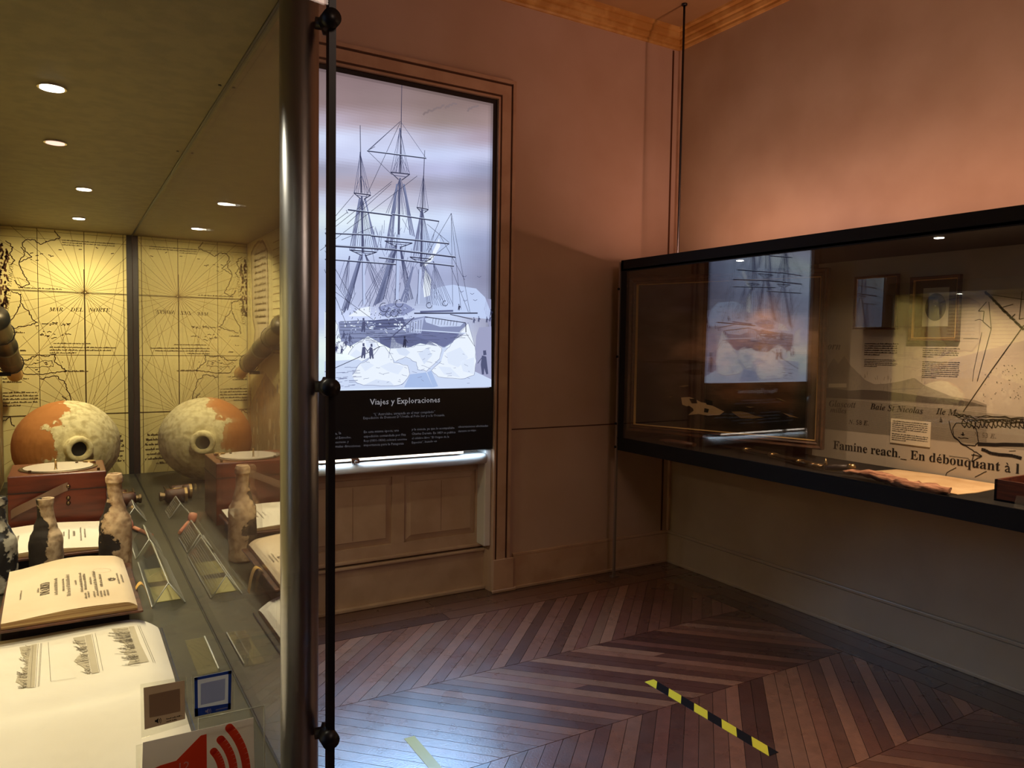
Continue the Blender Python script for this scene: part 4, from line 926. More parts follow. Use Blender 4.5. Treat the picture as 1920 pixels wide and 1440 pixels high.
for x_ in (eq(*k1(245, 600))[0], C1[0], eq(*k1(800, 600))[0]-.003): eL((x_, ez0), (x_, ez1), .0022, MI, 3)
for v_ in (195, 240, 578, 980, 1362): y_ = eq(*k1(400, v_))[1]; eL((ex0, y_), (ex1, y_), .0022 if v_ > 300 else .0012, MI, 3)
for a, b in (((200,380),(800,780)), ((300,360),(470,1180)), ((780,380),(600,1300)), ((780,900),(120,480)), ((60,1100),(790,560)), ((800,1000),(350,1300)), ((360,760),(530,1300)), ((300,1380),(640,700)), ((800,620),(660,1400)), ((40,360),(240,820))): eL(eq(*k1(*a)), eq(*k1(*b)), .0013, MI2, 2)
def coast(pts, w_=.0036, amp=.0035, f=k1, c=MD): ea.wig([eq(*f(*p)) for p in pts], w_, c, amp, 7, 4)
coast([(350,180),(390,230),(330,240),(260,270),(220,240),(160,240),(140,270),(180,330),(210,350),(120,380)]); coast([(140,290),(160,330),(120,385),(130,410),(160,470),(185,520),(140,545),(90,500)])
coast([(40,240),(80,290),(60,330),(90,370),(70,400)]); coast([(80,570),(130,590),(135,650),(180,700),(215,760),(240,770),(180,790),(80,810)]); coast([(60,820),(70,760),(120,680),(130,650)])
coast([(100,1010),(180,1010),(240,980),(300,990),(355,970),(350,1020),(400,1060),(435,1085),(380,1090),(300,1100),(160,1100),(110,1050)]); coast([(120,1030),(200,1040),(330,1010),(340,1050),(240,1060),(160,1060)], .002)
coast([(260,1135),(360,1115),(410,1150),(440,1220),(460,1290)]); coast([(400,1240),(430,1270),(420,1300)]); coast([(0,1420),(60,1380),(90,1440)])
for k in range(44):
    x_, y_ = random.choice([(random.uniform(340, 720), random.uniform(285, 350)), (random.uniform(190, 330), random.uniform(320, 375)), (random.uniform(200, 520), random.uniform(765, 800)), (random.uniform(250, 440), random.uniform(820, 870)), (random.uniform(110, 420), random.uniform(1000, 1095))])
    ea.wig([eq(*k1(x_, y_)), eq(*k1(x_+random.uniform(6, 24), y_+random.uniform(-6, 6)))], .0034, MD, .002, 2, 4)
def edash(x0, y0, x1, y1, n, lv=5, lh=None):
    p0, p1 = eq(*k1(x0, y0)), eq(*k1(x1, y1)); lh = lh or (p0[1]-p1[1])/n
    ea.dashes(max(p0[0], ex0+.003), min(p1[0], ex1-.004), p0[1]-lh*.8, lh, n, lh*.5, MI, lv, .1)
edash(400,232,750,300,3); edash(120,535,530,570,1); edash(270,765,445,790,1); edash(345,895,800,915,1); edash(320,918,750,975,3); edash(440,1070,670,1092,1); edash(0,1210,250,1310,5); edash(0,1120,200,1160,2); edash(260,830,330,860,1); edash(130,940,240,960,1); edash(330,860,380,880,1); edash(80,820,210,845,1); edash(80,890,150,910,1); edash(600,1490,800,1700,7)
ea.fit('MAR', eq(*k1(318,697)), eq(*k1(405,698)), MI, 'J', 6); ea.fit('DEL', eq(*k1(455,699)), eq(*k1(535,700)), MI, 'J', 6); ea.fit('NORTE', eq(*k1(572,701)), eq(*k1(708,703)), MI, 'J', 6)
ea.fit('GIGANTES', eq(*k1(45,745)), eq(*k1(75,560)), MI, 'I', 6); ea.fit('PATAGON', eq(*k1(72,540)), eq(*k1(88,385)), MI, 'I', 6)
for k in range(70):      # ornament of the cartouche at the left corner
    x_, y_ = random.uniform(-8, 48), random.uniform(235, 660); ea.wig([eq(*k1(x_, y_)), eq(*k1(x_+random.uniform(-14, 14), y_+random.uniform(10, 40)))], .006, srgb(92, 58, 34), .003, 2, 4)
tag(ea.build('chart_panel', M['print'], loc=(0, VY1-.02, VZ0), fix=False), 'cream nautical chart print reading MAR DEL NORTE on the end wall of the vitrine', 'panel')
# back-wall chart, seen in the glass reflection
LP = Plane((VX0+.004, 0, 0), (0, 1, 0), (0, 0, 1)); LP.n = Vector((1, 0, 0))
la = Art(LP, .00015); la.prism([(VY0+.02, ez0), (VY1-.03, ez0), (VY1-.03, ez1), (VY0+.02, ez1)], -.003, 0, LP, 0, CR)
cxy = [(3.58, 1.90), (3.55, 1.60), (3.50, 1.54), (3.56, 1.44), (3.46, 1.50), (3.30, 1.50), (3.24, 1.58), (3.26, 1.88), (3.34, 1.93), (3.48, 1.93), (3.58, 1.90)]
la.poly(cxy, srgb(186, 170, 128), 3); la.wig(cxy, .012, srgb(110, 86, 52), .004, 6, 4); la.dashes(3.29, 3.52, 1.88, .028, 12, .012, MI, 6, .1)
la.poly([(2.9, .91), (3.66, .91), (3.66, 1.18), (3.5, 1.26), (3.3, 1.36), (3.1, 1.30), (2.9, 1.24)], srgb(168, 142, 98), 3)
for k in range(150):
    x_, y_ = random.uniform(2.9, 3.64), random.uniform(.93, 1.28); la.wig([(x_, y_), (x_+random.uniform(-.03, .03), y_+random.uniform(0, .05))], .004, random.choice([srgb(140, 112, 70), srgb(200, 180, 130)]), .004, 2, 4)
for k in range(60):
    x_, y_ = random.uniform(2.95, 3.62), random.uniform(.95, 1.36); c_ = random.choice([srgb(132, 112, 84), srgb(206, 188, 146), srgb(150, 138, 116), srgb(184, 150, 96)]); rr_ = random.uniform(.008, .03)
    la.poly([(x_+rr_*math.cos(a)*random.uniform(.6, 1.2), y_+rr_*1.5*math.sin(a)*random.uniform(.6, 1.2)) for a in (0, .8, 1.6, 2.4, 3.2, 4.0, 4.8, 5.6)], c_, 3.3+k*.01)
la.line([(3.62, 1.36), (3.60, .92)], .012, srgb(170, 110, 50), 5)
for k in range(16): la.line([(2.95, 1.90-k*.03), (3.16, 1.90-k*.03)], .004, MI2, 5)
la.poly([(2.3, 1.0), (2.85, .95), (2.85, 1.5), (2.5, 1.62), (2.3, 1.5)], srgb(190, 172, 126), 3)
for k in range(10): la.wig([(1.2+k*.12, .95), (1.25+k*.12, 1.9)], .002, MI2, .01, 8, 4)
tag(la.build('chart_wall_panel', M['print'], loc=(VX0, 2.3, VZ0), fix=False), 'printed chart with a scroll-shaped cartouche lining the left side of the vitrine, seen mirrored', 'panel')

# ---- jug
jc = Vector((-.006, 3.41, 1.079)); jg = thing('clay_jug', 'large round clay jug, half orange and half crusted white, lying mouth forward by the chart', 'jug', (jc.x, jc.y, VZ0))
ax = Vector((.045, -.2, .002)).normalized(); ua = Vector((1, 0, 0)); ua = (ua-ax*ua.dot(ax)).normalized(); va = ax.cross(ua)
m = MB(); vs = []; NS, NT = 120, 70
for j in range(NT+1):
    th = math.pi*j/NT
    for i in range(NS):
        ph = 2*math.pi*i/NS
        rr = math.sin(th)**.9; al = math.cos(th)
        p = ax*(al*.165)+ua*(rr*math.cos(ph)*.187)+va*(rr*math.sin(ph)*.176)
        nrm = p.normalized(); dsp = .0022*mnoise.fractal(p*12, .8, 2.1, 5)+.0010*math.sin(al*70)*(1 if al > .2 else .2)+.0008*mnoise.noise(p*60)
        vs.append(jc+p+nrm*dsp)
fs = [(j*NS+i, j*NS+(i+1) % NS, (j+1)*NS+(i+1) % NS, (j+1)*NS+i) for j in range(NT) for i in range(NS)]
m.add(vs, fs, 0, None, True)
zmin = min(p.z for p in m.v)
for p in m.v: p.z += VZ0-zmin
m.build('body', M['jug'], jg)
mo = jc+ax*.150; m = MB()
m._lathe(mo, ax, [(.058, -.01), (.050, .008), (.044, .022), (.047, .034), (.044, .042), (.034, .044), (.029, .040), (.027, .0), (.026, -.02)], 44, 0, True); m.noise(.0022, 60, 4)
m.build('neck', M['jug'], jg)
MB()._lathe(mo, ax, [(.0285, .012), (.0285, .016)], 32, 0, False).build('mouth_shade_disc', M['mouth_shade'], jg)  # dark disc across the mouth, the shade inside put into its colour

# ---- wooden instrument box with dial
bx0, bx1, by0, by1, bz0, bz1 = -.152, .095, 2.53, 2.765, VZ0, 1.103
ib = thing('instrument_box', 'red wooden instrument box with a round dial on top and a leather strap', 'box', (-.03, 2.65, VZ0))
MB().box((bx0, by0, bz0), (bx1, by1, bz1), bev=.003).build('case_body', M['mahog'], ib)
MB().box((bx0-.002, by0-.002, bz1-.05), (bx1+.002, by1+.002, bz1-.048)).build('lid_seam', M['darkleather'], ib)
dcx, dcy, dr = -.028, 2.648, .098
MB()._lathe(Vector((dcx, dcy, bz1-.001)), Vector((0, 0, 1)), [(dr+.006, 0), (dr+.006, .003), (dr+.002, .004), (dr, .003)], 48, 0, False).build('dial_rim', M['darkbrass'], ib)
MB()._lathe(Vector((dcx, dcy, bz1+.0005)), Vector((0, 0, 1)), [(dr-.006, 0), (dr-.006, .004)], 48, 0, False).build('dial', M['silver'], ib)
MB()._lathe(Vector((-.035, 2.60, bz1)), Vector((0, 0, 1)), [(.006, 0), (.006, .004), (.0032, .006), (.0032, .026), (.0045, .028), (.003, .033)], 16, 0, True).build('pointer_knob', M['brass'], ib)
MB()._lathe(Vector((.055, 2.71, bz1)), Vector((0, 0, 1)), [(.017, 0), (.019, .004), (.017, .008), (.004, .009)], 24, 0, False).build('adjusting_knob', M['brass'], ib)
for x_, y_ in ((-.10, 2.575), (.02, 2.70), (.075, 2.55)): MB()._lathe(Vector((x_, y_, bz1)), Vector((0, 0, 1)), [(.004, 0), (.004, .008)], 10, 0, False).build('screw', M['darkbrass'], ib)
m = MB(); n = 24
for k in range(n):
    def sp(t): return (-.145+.14*t, by0-.004-.016*math.sin(math.pi*min(1, t*1.1)), 1.000+.062*t**.8-.004*math.cos(3*t))
    a, b = sp(k/n), sp((k+1)/n)
    m.hexa([(a[0], a[1], a[2]-.013), (b[0], b[1], b[2]-.013), (b[0], b[1]+.003, b[2]-.013), (a[0], a[1]+.003, a[2]-.013), (a[0], a[1], a[2]+.011), (b[0], b[1], b[2]+.011), (b[0], b[1]+.003, b[2]+.011), (a[0], a[1]+.003, a[2]+.011)])
m.build('strap', M['strap'], ib)
for z_ in (1.064, 1.03, 1.015): MB().lathe((-.004, by0, z_), (0, -1, 0), [(.006, 0), (.006, .003), (.003, .006)], 14).build('strap_stud', M['darkbrass'], ib)

# ---- bottles
def bottle(name, label, x, y, H_, r, mt, seed, neckr=.016, lip=1.28):
    m = MB(); pr = [(r*.80, 0), (r*.96, .004), (r, .018), (r*1.0, H_*.30), (r*1.0, H_*.50), (r*.93, H_*.57), (r*.70, H_*.635), (neckr*1.35, H_*.70), (neckr*1.05, H_*.78), (neckr, H_*.90), (neckr*lip, H_*.92), (neckr*lip, H_*.965), (neckr*1.05, H_), (neckr*.7, H_), (neckr*.65, H_*.93)]
    q_ = []
    for i in range(len(pr)-1):
        for k in range(5): t = k/5; q_.append((pr[i][0]*(1-t)+pr[i+1][0]*t, pr[i][1]*(1-t)+pr[i+1][1]*t))
    q_.append(pr[-1]); m._lathe(Vector((x, y, VZ0)), Vector((0, 0, 1)), q_, 56, 0, True); 
    for i, p in enumerate(m.v):
        d = mnoise.fractal(p*38+Vector((seed, 0, 0)), .9, 2.1, 4); e_ = Vector((p.x-x, p.y-y, 0))
        if p.z > VZ0+.006: m.v[i] = p+(e_.normalized() if e_.length > .001 else Vector((0, 0, 1)))*d*.0022
    o = m.build(name, mt, loc=(x, y, VZ0)); return tag(o, label, 'bottle', 'encrusted glass bottles in the vitrine')
bottle('glass_bottle', 'tall encrusted bottle with orange-brown patches, right of the trio, beside the acrylic holders', .097, 2.10, .262, .037, M['bottle_a'], 1)
bottle('glass_bottle', 'shorter bottle, dark on its left side and pale crust on the right, in the middle', -.052, 2.13, .208, .036, M['bottle_b'], 9, .0175, 1.04)
bottle('glass_bottle', 'black and white mottled bottle cut by the left edge of the photo', -.148, 2.10, .225, .040, M['bottle_c'], 17, .017)

# ---- books
def leafblock(m, X0, X1, Y0, Y1, zf, z0, mi=0, nx=40, ny=30, skew=0):
    f = lambda s, t: Vector((X0+(X1-X0)*s+skew*t, Y0+(Y1-Y0)*t, zf(s, t)))
    m.grid(f, nx, ny, mi)
    for side in range(4):
        n_ = nx if side < 2 else ny; pts = []
        for k in range(n_+1):
            t = k/n_; pts.append(f(t, 0) if side == 0 else f(t, 1) if side == 1 else f(0, t) if side == 2 else f(1, t))
        for k in range(n_):
            a, b = pts[k], pts[k+1]; m.add([a, b, (b.x, b.y, z0), (a.x, a.y, z0)], [(0, 1, 2, 3)], 1)
    return f
PAPER = mat('old_paper', srgb(232, 214, 182), .8, col2=srgb(216, 192, 156), scale=5, lo=.35, hi=.7)
PAPERW = mat('white_paper', srgb(244, 236, 218), .8, col2=srgb(232, 222, 200), scale=4, lo=.35, hi=.7)
M['bookink'] = mat('book_ink', srgb(86, 74, 60), .8)
def bookart(f, X0, X1, Y0, Y1, lift=.0008):
    return lambda a, b, h=0: f((X1-b-X0)/(X1-X0), (a-Y0)/(Y1-Y0))+Vector((0, 0, lift+h))    # a runs along +Y, b = distance from the right edge
# title-page book
X0, X1, Y0, Y1 = -.112, .112, 1.625, 1.975
bk2 = thing('open_book', 'open book turned sideways showing a title page with crest, between the bottles and the atlas', 'book', (0, 1.8, VZ0))
MB().box((-.115, 1.672, VZ0), (.10, 1.96, .957)).build('riser', M['blackmatte'], bk2)
m = MB(); m.box((-.122, 1.62, .958), (.122, 1.985, .963), bev=.002); m.build('cover', M['leather'], bk2)
zf = lambda s, t: .984+.007*math.sin(s*5.2-1.2)*(.4+.6*t)+.006*s-.010*(max(0, s-.9)/.1)**2-.006*(1-t)**3
pg = MB(); f2 = leafblock(pg, X0, X1, Y0, Y1, zf, .964, skew=-.006)
A = Art(bookart(f2, X0, X1, Y0, Y1), .0002); IK = srgb(96, 84, 70)
def bl(b, y0, y1, th=.005): 
    k = y0
    while k < y1:
        l = random.uniform(.006, .018); x = k
        while x < min(k+l, y1): A.line([(x, b), (x+.0006, b+th*random.choice((.7, 1)))], th*.24, IK, 1); x += th*.42
        k += l+th*.5
A.fit('DIARIO', (1.735, .148), (1.815, .148), IK, 'B', 1, 1.1)
for b_, y0, y1, th in ((.166,1.76,1.79,.004),(.134,1.72,1.83,.006),(.122,1.735,1.815,.004),(.112,1.70,1.84,.007),(.100,1.76,1.79,.004),(.090,1.71,1.84,.005),(.083,1.72,1.83,.005),(.073,1.75,1.80,.004),(.064,1.71,1.84,.006),(.054,1.73,1.82,.005),(.196,1.74,1.80,.003),(.022,1.74,1.82,.004),(.014,1.75,1.81,.004)): bl(b_, y0, y1, th)
for y0, b_ in ((1.67,.07),(1.675,.064),(1.668,.058),(1.67,.052),(1.672,.046),(1.668,.085),(1.672,.08)): bl(b_, y0, y0+.035, .004)
for k in range(26):
    a_ = random.uniform(0, 6.28); r_ = random.uniform(.003, .012); A.wig([(1.775+r_*math.cos(a_), .036+r_*.7*math.sin(a_)), (1.775+r_*math.cos(a_+1.2), .036+r_*.7*math.sin(a_+1.2))], .0012, IK, .001, 3, 1)
for a_ in range(24): A.line([(1.845+.017*math.cos(a_*.262), .050+.017*math.sin(a_*.262)), (1.845+.017*math.cos(a_*.262+.2), .050+.017*math.sin(a_*.262+.2))], .0009, srgb(180, 164, 136), 1)
pg.merge(A, 2).build('pages', [PAPER, M['pageedge'], M['print']], bk2, fix=False)
m = MB(); 
for k in range(14):
    def rp(t): return Vector((.118+.030*t, 1.77+.018*math.sin(t*2.6), .966-.050*t**2.2+.012*math.sin(t*3.1)))
    a, b = rp(k/14), rp((k+1)/14); m.add([a, b, b-Vector((0, .022, 0)), a-Vector((0, .022, 0)), a+Vector((.0005, 0, .001)), b+Vector((.0005, 0, .001)), b+Vector((.0005, -.022, .001)), a+Vector((.0005, -.022, .001))], [(0, 1, 2, 3), (4, 5, 6, 7), (0, 1, 5, 4), (3, 2, 6, 7)])
m.build('ribbon', M['yellow'], bk2)
# white open book behind the bottles
X0, X1, Y0, Y1 = -.150, .086, 2.215, 2.49
bk3 = thing('open_book', 'open book with bright white pages lying behind the bottles', 'book', (-.03, 2.35, VZ0))
MB().box((-.15, 2.24, VZ0), (.08, 2.47, .938)).build('riser', M['blackmatte'], bk3)
MB().box((-.158, 2.205, .939), (.094, 2.495, .946), bev=.002).build('cover', M['leather'], bk3)
zf3 = lambda s, t: .955+.009*t+.005*math.sin(s*4)
pg = MB(); f3 = leafblock(pg, X0, X1, Y0, Y1, zf3, .947)
A = Art(bookart(f3, X0, X1, Y0, Y1), .0002)
for b_, y0, y1, th in ((.205,2.33,2.39,.005),(.10,2.33,2.38,.004),(.088,2.30,2.40,.004),(.075,2.33,2.38,.006),(.06,2.28,2.42,.004),(.05,2.31,2.40,.004)): bl(b_, y0, y1, th)
pg.merge(A, 2).build('pages', [PAPERW, M['pageedge'], M['print']], bk3, fix=False)
# atlas
X0, X1, Y0, Y1, YG = -.228, .150, .99, 1.655, 1.325
at = thing('open_atlas', 'large open atlas with three engraved coastal profiles, nearest in the vitrine', 'book', (-.04, 1.3, VZ0))
MB().box((-.228, .98, VZ0), (.160, 1.665, .906), bev=.002).build('cover', M['darkleather'], at)
def zfa(s, t):
    y = Y0+(Y1-Y0)*t; g_ = math.exp(-((y-YG)/.03)**2); return .938-.010*g_+.003*math.sin(s*6+t*3)-.022*max(0, (s-.86)/.14)**2-.006*max(0, (t-.93)/.07)**2*s
pg = MB(); fa = leafblock(pg, X0, X1, Y0, Y1, zfa, .907, nx=60, ny=70)
AP_ = Plane((0, 0, .940), (1, 0, 0), (0, 1, 0))
def afn(a, b, h=0):
    s = min(1, max(0, (a-X0)/(X1-X0))); t = min(1, max(0, (b-Y0)/(Y1-Y0))); return Vector((a, b, zfa(s, t)+.0008+h))
A = Art(afn, .00015); 
def kk(x, y): return AP_.px(x/3.4286, 1020+y/3.4286)
TN = srgb(196, 184, 158); TD = srgb(120, 110, 92); TL = srgb(90, 80, 66)
def view(mtn, sea, caps, ns):
    A.poly([kk(*p) for p in sea], TN, 1)
    A.poly([kk(*p) for p in mtn], TN, 1)
    x0, y0 = mtn[0]; 
    ys = [p[1] for p in mtn]; xs_ = [p[0] for p in mtn]
    for k in range(ns):
        y_ = random.uniform(min(ys), max(ys)); f_ = (y_-min(ys))/(max(ys)-min(ys)); xr = mtn[0][0]+(mtn[1][0]-mtn[0][0])*f_; L0 = (max(xs_)-min(xs_))*random.uniform(.2, .8)*(.5+.5*abs(math.sin(f_*7)))
        A.wig([kk(xr, y_), kk(xr-L0*.5, y_+6), kk(xr-L0, y_+random.uniform(-8, 10))], .0009, random.choice([TD, TL]), .0012, 3, 2)
    for c0, c1 in caps: A.line([kk(*c0), kk(*c1)], .0006, TD, 2)
view([(198,640),(170,905),(100,870),(110,840),(150,820),(140,790),(170,760),(160,720),(140,700),(125,650)], [(200,637),(238,630),(222,905),(170,908)], [((245,630),(228,905)), ((262,628),(245,900)), ((268,628),(252,898)), ((310,622),(326,868)), ((326,868),(490,848)), ((212,640),(196,905))], 60)
view([(543,590),(585,820),(530,780),(475,745),(500,715),(550,690),(520,660),(500,640),(470,600)], [(545,588),(585,582),(636,818),(590,825)], [((592,580),(640,815)), ((612,575),(662,810))], 56)
view([(822,540),(905,765),(820,780),(840,740),(800,700),(820,660),(770,620),(760,590),(715,550)], [(825,538),(862,532),(900,640),(958,752),(905,768)], [((885,525),(985,750)), ((897,523),(998,748))], 90)
pg.merge(A, 2).build('pages', [PAPERW, M['pageedge'], M['print']], at, fix=False)

# ---- binoculars
bn = thing('binoculars', 'small brown leather and brass binoculars lying near the glass beside the clay pipe', 'binoculars', (.18, 2.98, VZ0))
for k, (x_, y_) in enumerate(((.175, 2.96), (.15, 3.03))):
    c0 = Vector((x_-.040, y_, VZ0+.0275)); d0 = Vector((1, -.03, 0)).normalized()
    MB()._lathe(c0, d0, [(.026, 0), (.027, .003), (.026, .006), (.0245, .045), (.025, .060), (.020, .066), (.015, .068)], 26, 0, True).build('barrel', M['leather'], bn)
    MB()._lathe(c0-d0*.006, d0, [(.0275, 0), (.0275, .009)], 26, 0, False).build('objective_ring', M['brass'], bn)
    MB()._lathe(c0+d0*.064, d0, [(.013, 0), (.013, .012), (.0165, .013), (.0165, .021), (.011, .023)], 22, 0, False).build('eyepiece', M['darkbrass'], bn)
MB().tube([(.125, 2.995, VZ0+.045), (.2, 2.993, VZ0+.045)], .0045, 12).build('focus_bar', M['brass'], bn)
for x_ in (.13, .175, .195): MB().box((x_, 2.955, VZ0+.047), (x_+.006, 3.035, VZ0+.053), bev=.001).build('bridge', M['darkbrass'], bn)
# ---- clay pipe
cp_ = thing('clay_pipe', 'broken pink clay pipe with a short stem on the dark base near the glass', 'pipe', (.19, 2.56, VZ0))
a_, b_ = hit(252, 990, 2, VZ0+.008), hit(285, 1004, 2, VZ0+.006)
MB().tube([a_, a_.lerp(b_, .5), b_], [.0065, .006, .005], 14).build('stem', M['clay'], cp_)
MB()._lathe(a_+Vector((-.012, .012, .0)), Vector((-.25, .55, .8)), [(.006, -.006), (.012, .0), (.014, .012), (.013, .026), (.010, .027), (.009, .016)], 18, 0, True).build('bowl', M['clay'], cp_)

# ---- acrylic label holders along the glass
def holder(name, label, x0, y0, y1, hgt, lean, rows, foot=.05):
    t = thing(name, label, 'sign holder', (x0, (y0+y1)/2, VZ0), 'clear acrylic tent holders in the vitrine')
    th = .003; xt = x0-lean; zt_ = VZ0+hgt
    MB().hexa([(x0, y0, VZ0), (x0+th, y0, VZ0), (x0+th, y1, VZ0), (x0, y1, VZ0), (xt, y0, zt_), (xt+th, y0, zt_), (xt+th, y1, zt_), (xt, y1, zt_)]).build('front_leaf', M['acrylic'], t)
    xb = xt-foot
    MB().hexa([(xb, y0, VZ0), (xb+th, y0, VZ0), (xb+th, y1, VZ0), (xb, y1, VZ0), (xt-th, y0, zt_), (xt, y0, zt_), (xt, y1, zt_), (xt-th, y1, zt_)]).build('back_leaf', M['acrylic'], t)
    m = MB()
    for a, b in (((x0, y0, VZ0), (xt, y0, zt_)), ((x0, y1, VZ0), (xt, y1, zt_)), ((xt, y0, zt_), (xt, y1, zt_)), ((x0, y0, VZ0+.002), (x0, y1, VZ0+.002)), ((xb, y0, VZ0), (xt, y0, zt_)), ((xb, y0, VZ0+.002), (xb, y1, VZ0+.002))): m.tube([a, b], .0014, 6)
    m.build('polished_edges', M['acedge'], t)
    if y1-y0 > .3:
        for ya, yb in ((y0+.03, y0+.15), (y0+.19, y0+.31)): MB().box((xb+.008, ya, VZ0), (x0-.006, yb, VZ0+.0015)).build('plate_sheen', M['platesheen'], t)  # flat olive patches, the reflection off the base plates painted as colour
    if rows:
        hp = Plane((x0+th+.001, y0, VZ0), (0, 1, 0), (-lean, 0, hgt)); hp.n = Vector((1, 0, .3)).normalized()
        A_ = Art(hp, .0003); hh = math.hypot(lean, hgt); A_.dashes(.02, (y1-y0)-.02, hh-.010, hh*.8/(rows*2), rows*2, hh*.34/(rows*2), srgb(170, 165, 142), 2, .15); A_.build('printed_label', M['print'], t, fix=False)
    return t
holder('label_holder', 'long clear acrylic tent holder on the base in front of the tall bottle', .222, 1.815, 2.20, .052, .034, 4, .034)
holder('label_holder', 'clear acrylic tent holder near the clay pipe, farther from the camera', .219, 2.24, 2.42, .052, .034, 4, .034)
holder('label_holder', 'clear acrylic tent holder beside the wooden instrument box, farthest of the three tents', .215, 2.70, 2.83, .05, .034, 4, .034)
t = thing('acrylic_stand', 'small flat clear acrylic stand on the base behind the blue-bordered card', 'sign holder', (.2, 1.48, VZ0))
MB().box((.192, 1.40, VZ0), (.230, 1.58, VZ0+.002)).build('plate', M['acrylic'], t)
MB().tube([(.228, 1.41, VZ0+.003), (.229, 1.58, VZ0+.003)], .0015, 6).build('polished_edge', M['acedge'], t)

# ---- spyglass on the left wall
a_, b_ = Vector((-.182, 3.60, 1.345)), Vector((-.196, 2.86, 1.560)); d0 = (b_-a_).normalized(); Ln = (b_-a_).length
sg = thing('spyglass', 'old brass spyglass mounted slanting on the left wall of the vitrine', 'telescope', a_)
MB()._lathe(a_, d0, [(.018, 0), (.027, .004), (.028, .014), (.025, .02), (.026, .15), (.027, .17)], 30, 0, True).build('eyepiece_tube', M['tanbrass'], sg)
MB()._lathe(a_, d0, [(.030, .165), (.037, .17), (.037, .19), (.036, .195), (.037, .40), (.037, .42)], 30, 0, True).build('draw_tube', M['browntube'], sg)
MB()._lathe(a_, d0, [(.036, .418), (.040, .42), (.040, .445), (.037, .45), (.037, Ln-.03), (.041, Ln-.025), (.041, Ln)], 30, 0, True).build('main_tube', M['agedtube'], sg)
for l in (.2, .6): 
    p = a_+d0*l; MB().box((VX0+.006, p.y-.006, p.z-.05), (p.x, p.y+.006, p.z-.035)).build('bracket', M['black'], sg)
    MB().tube([p+Vector((0, 0, .041))*0+Vector((.042*math.sin(k*.5), 0, -.042*math.cos(k*.5))) for k in range(-6, 7)], .002, 6).build('wire_loop', M['rubber'], sg)

# ---- cards and pocket on the end glass
EG = Plane((0, VY0+.0015, 0), (1, 0, 0), (0, 0, 1)); EG.n = Vector((0, -1, 0))
EO = Plane((0, VY0-.0085, 0), (1, 0, 0), (0, 0, 1)); EO.n = Vector((0, -1, 0))
def rect(P_, pts): return [P_.px(*p) for p in pts]
def sheet(name, P_, pts, col, h0=0, h1=.001):
    A_ = Art(P_, .0002); A_.prism(rect(P_, pts), h0, h1, P_, 0, col); return A_
def spk(A_, P_, x, y, s, c):
    A_.poly([P_.px(x-3*s, y-1*s), P_.px(x-1*s, y-1*s), P_.px(x+2*s, y-4*s), P_.px(x+2*s, y+4*s), P_.px(x-1*s, y+2*s), P_.px(x-3*s, y+2*s)][::1], c, 9)
    for r in (4, 6): A_.line([P_.px(x+r*s*math.cos(a*.35), y+r*s*math.sin(a*.35)) for a in range(-2, 3)], .0006, c, 9)
# grey card
t = thing('code_card', 'grey card in a clear sleeve on the end glass, left of the blue-bordered card', 'card', EO(.1, .90), 'code cards on the end glass')
A_ = sheet('x', EO, [(263,1283),(349,1268),(356,1356),(265,1384)], srgb(178, 168, 140), 0, .0006); A_.build('sleeve', M['acrylic'], t)
A_ = sheet('x', EO, [(269,1289),(346,1275),(347,1347),(271,1367)], srgb(214, 198, 180), .0007, .0012); spk(A_, EO, 294, 1350, 1.3, srgb(40, 34, 30)); A_.poly([EO.px(*p) for p in ((279,1302),(337,1290),(338,1333),(280,1345))], srgb(190, 174, 156), 7)
A_.dashes(EO.px(312,1347)[0], EO.px(342,1345)[0], EO.px(320,1346)[1], .003, 2, .0015, srgb(50, 42, 36), 9, .1); A_.build('card_face', M['card'], t)
t = thing('code_card', 'blue-bordered white card in a clear sleeve on the end glass', 'card', EO(.2, .92), 'code cards on the end glass')
A_ = sheet('x', EO, [(359,1266),(440,1250),(438,1334),(362,1348)], srgb(186, 182, 150), 0, .0006); A_.build('sleeve', M['acrylic'], t)
A_ = sheet('x', EO, [(364,1270),(434,1256),(432,1329),(365,1343)], srgb(226, 230, 240), .0007, .0012)
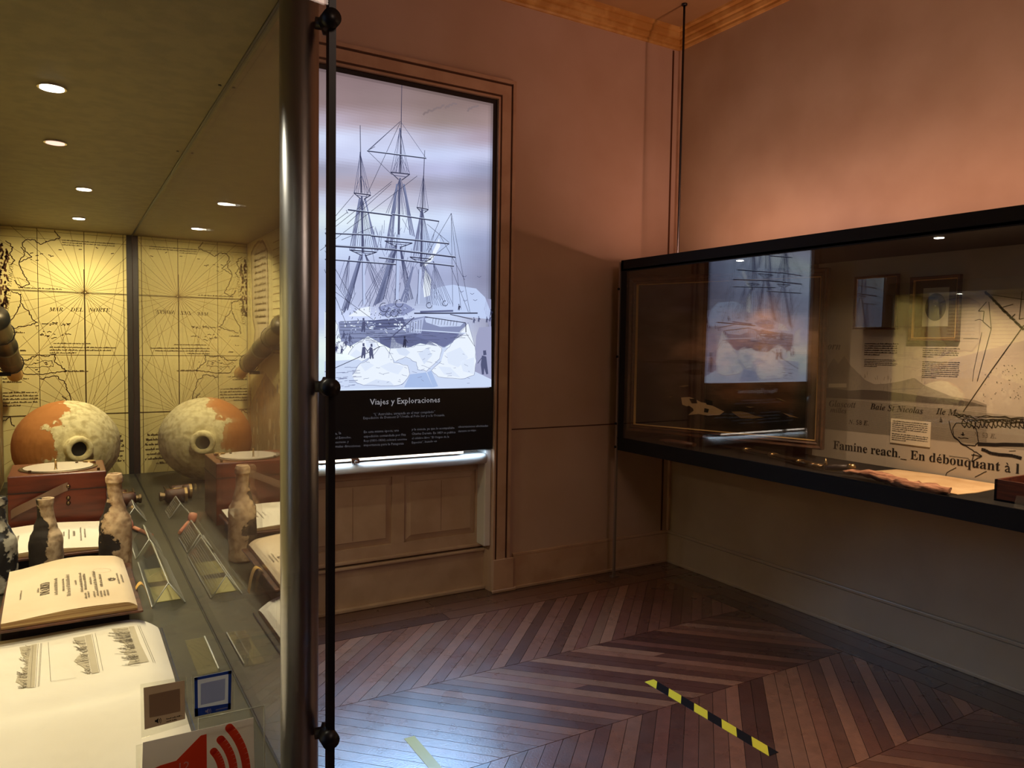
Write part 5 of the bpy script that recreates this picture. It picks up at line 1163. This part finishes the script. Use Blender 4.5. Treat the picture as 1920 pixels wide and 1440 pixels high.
for pl4 in (((364,1270),(434,1256),(433,1262),(365,1275)), ((364,1270),(370,1269),(371,1342),(365,1343)), ((428,1257),(434,1256),(432,1329),(427,1330)), ((364,1328),(433,1317),(432,1329),(365,1343))): A_.poly([EO.px(*p) for p in pl4], srgb(54, 84, 176), 7)
A_.poly([EO.px(*p) for p in ((376,1281),(422,1271),(421,1311),(376,1321))], srgb(196, 206, 238), 8)
spk(A_, EO, 388, 1332, 1.2, srgb(235, 235, 240)); A_.line([EO.px(404,1330), EO.px(426,1325)], .0012, srgb(220, 225, 235), 9); A_.build('card_face', M['card'], t)
# audio-guide card in an acrylic pocket
t = thing('audio_guide_sign', 'white sign with red loudspeaker symbol and number 12 on the end glass', 'sign', EG(.14, .88))
A_ = Art(EO, .0002); A_.prism(rect(EO, [(268,1392),(475,1345),(480,1560),(262,1600)]), 0, .0008, EO, 0, srgb(226, 220, 214))
RD = srgb(232, 78, 48)
sp_ = [(262,1452),(300,1434),(330,1425),(376,1378),(387,1375),(388,1500),(376,1500),(300,1462),(262,1470)]
A_.poly([EO.px(*p) for p in sp_], RD, 8)
def arc(cx_, cy_, r_, w_, a0_, a1_): 
    pts = [EO.px(cx_+r_*math.cos(a0_+(a1_-a0_)*k/18), cy_+r_*1.25*math.sin(a0_+(a1_-a0_)*k/18)) for k in range(19)]; A_.line(pts, w_, RD, 8)
    for e_ in (pts[0], pts[-1]): A_.oval(e_[0], e_[1], w_/2, w_/2, RD, 6, 14)
arc(372, 1450, 44, .0082, -.88, .8); arc(372, 1450, 66, .0090, -.90, .8); arc(372, 1450, 90, .0092, -.88, .75)
A_.fit('12', EO.px(330,1445), EO.px(354,1440), srgb(250, 225, 215), '', 14)
A_.build('sign_face', M['card'], t)
m = MB(); m.prism(rect(EG, [(372,1345),(497,1324),(500,1600),(255,1620),(255,1400),(372,1372)]), -.003, -.001, EG); m.build('pocket', M['acrylic'], t)
m = MB(); pts = [EG.px(*p) for p in ((372,1350),(496,1324),(498,1600))]
for k in range(2): m.tube([EG(*pts[k], -.002), EG(*pts[k+1], -.002)], .0007, 6)
m.build('polished_edge', M['acedge'], t)
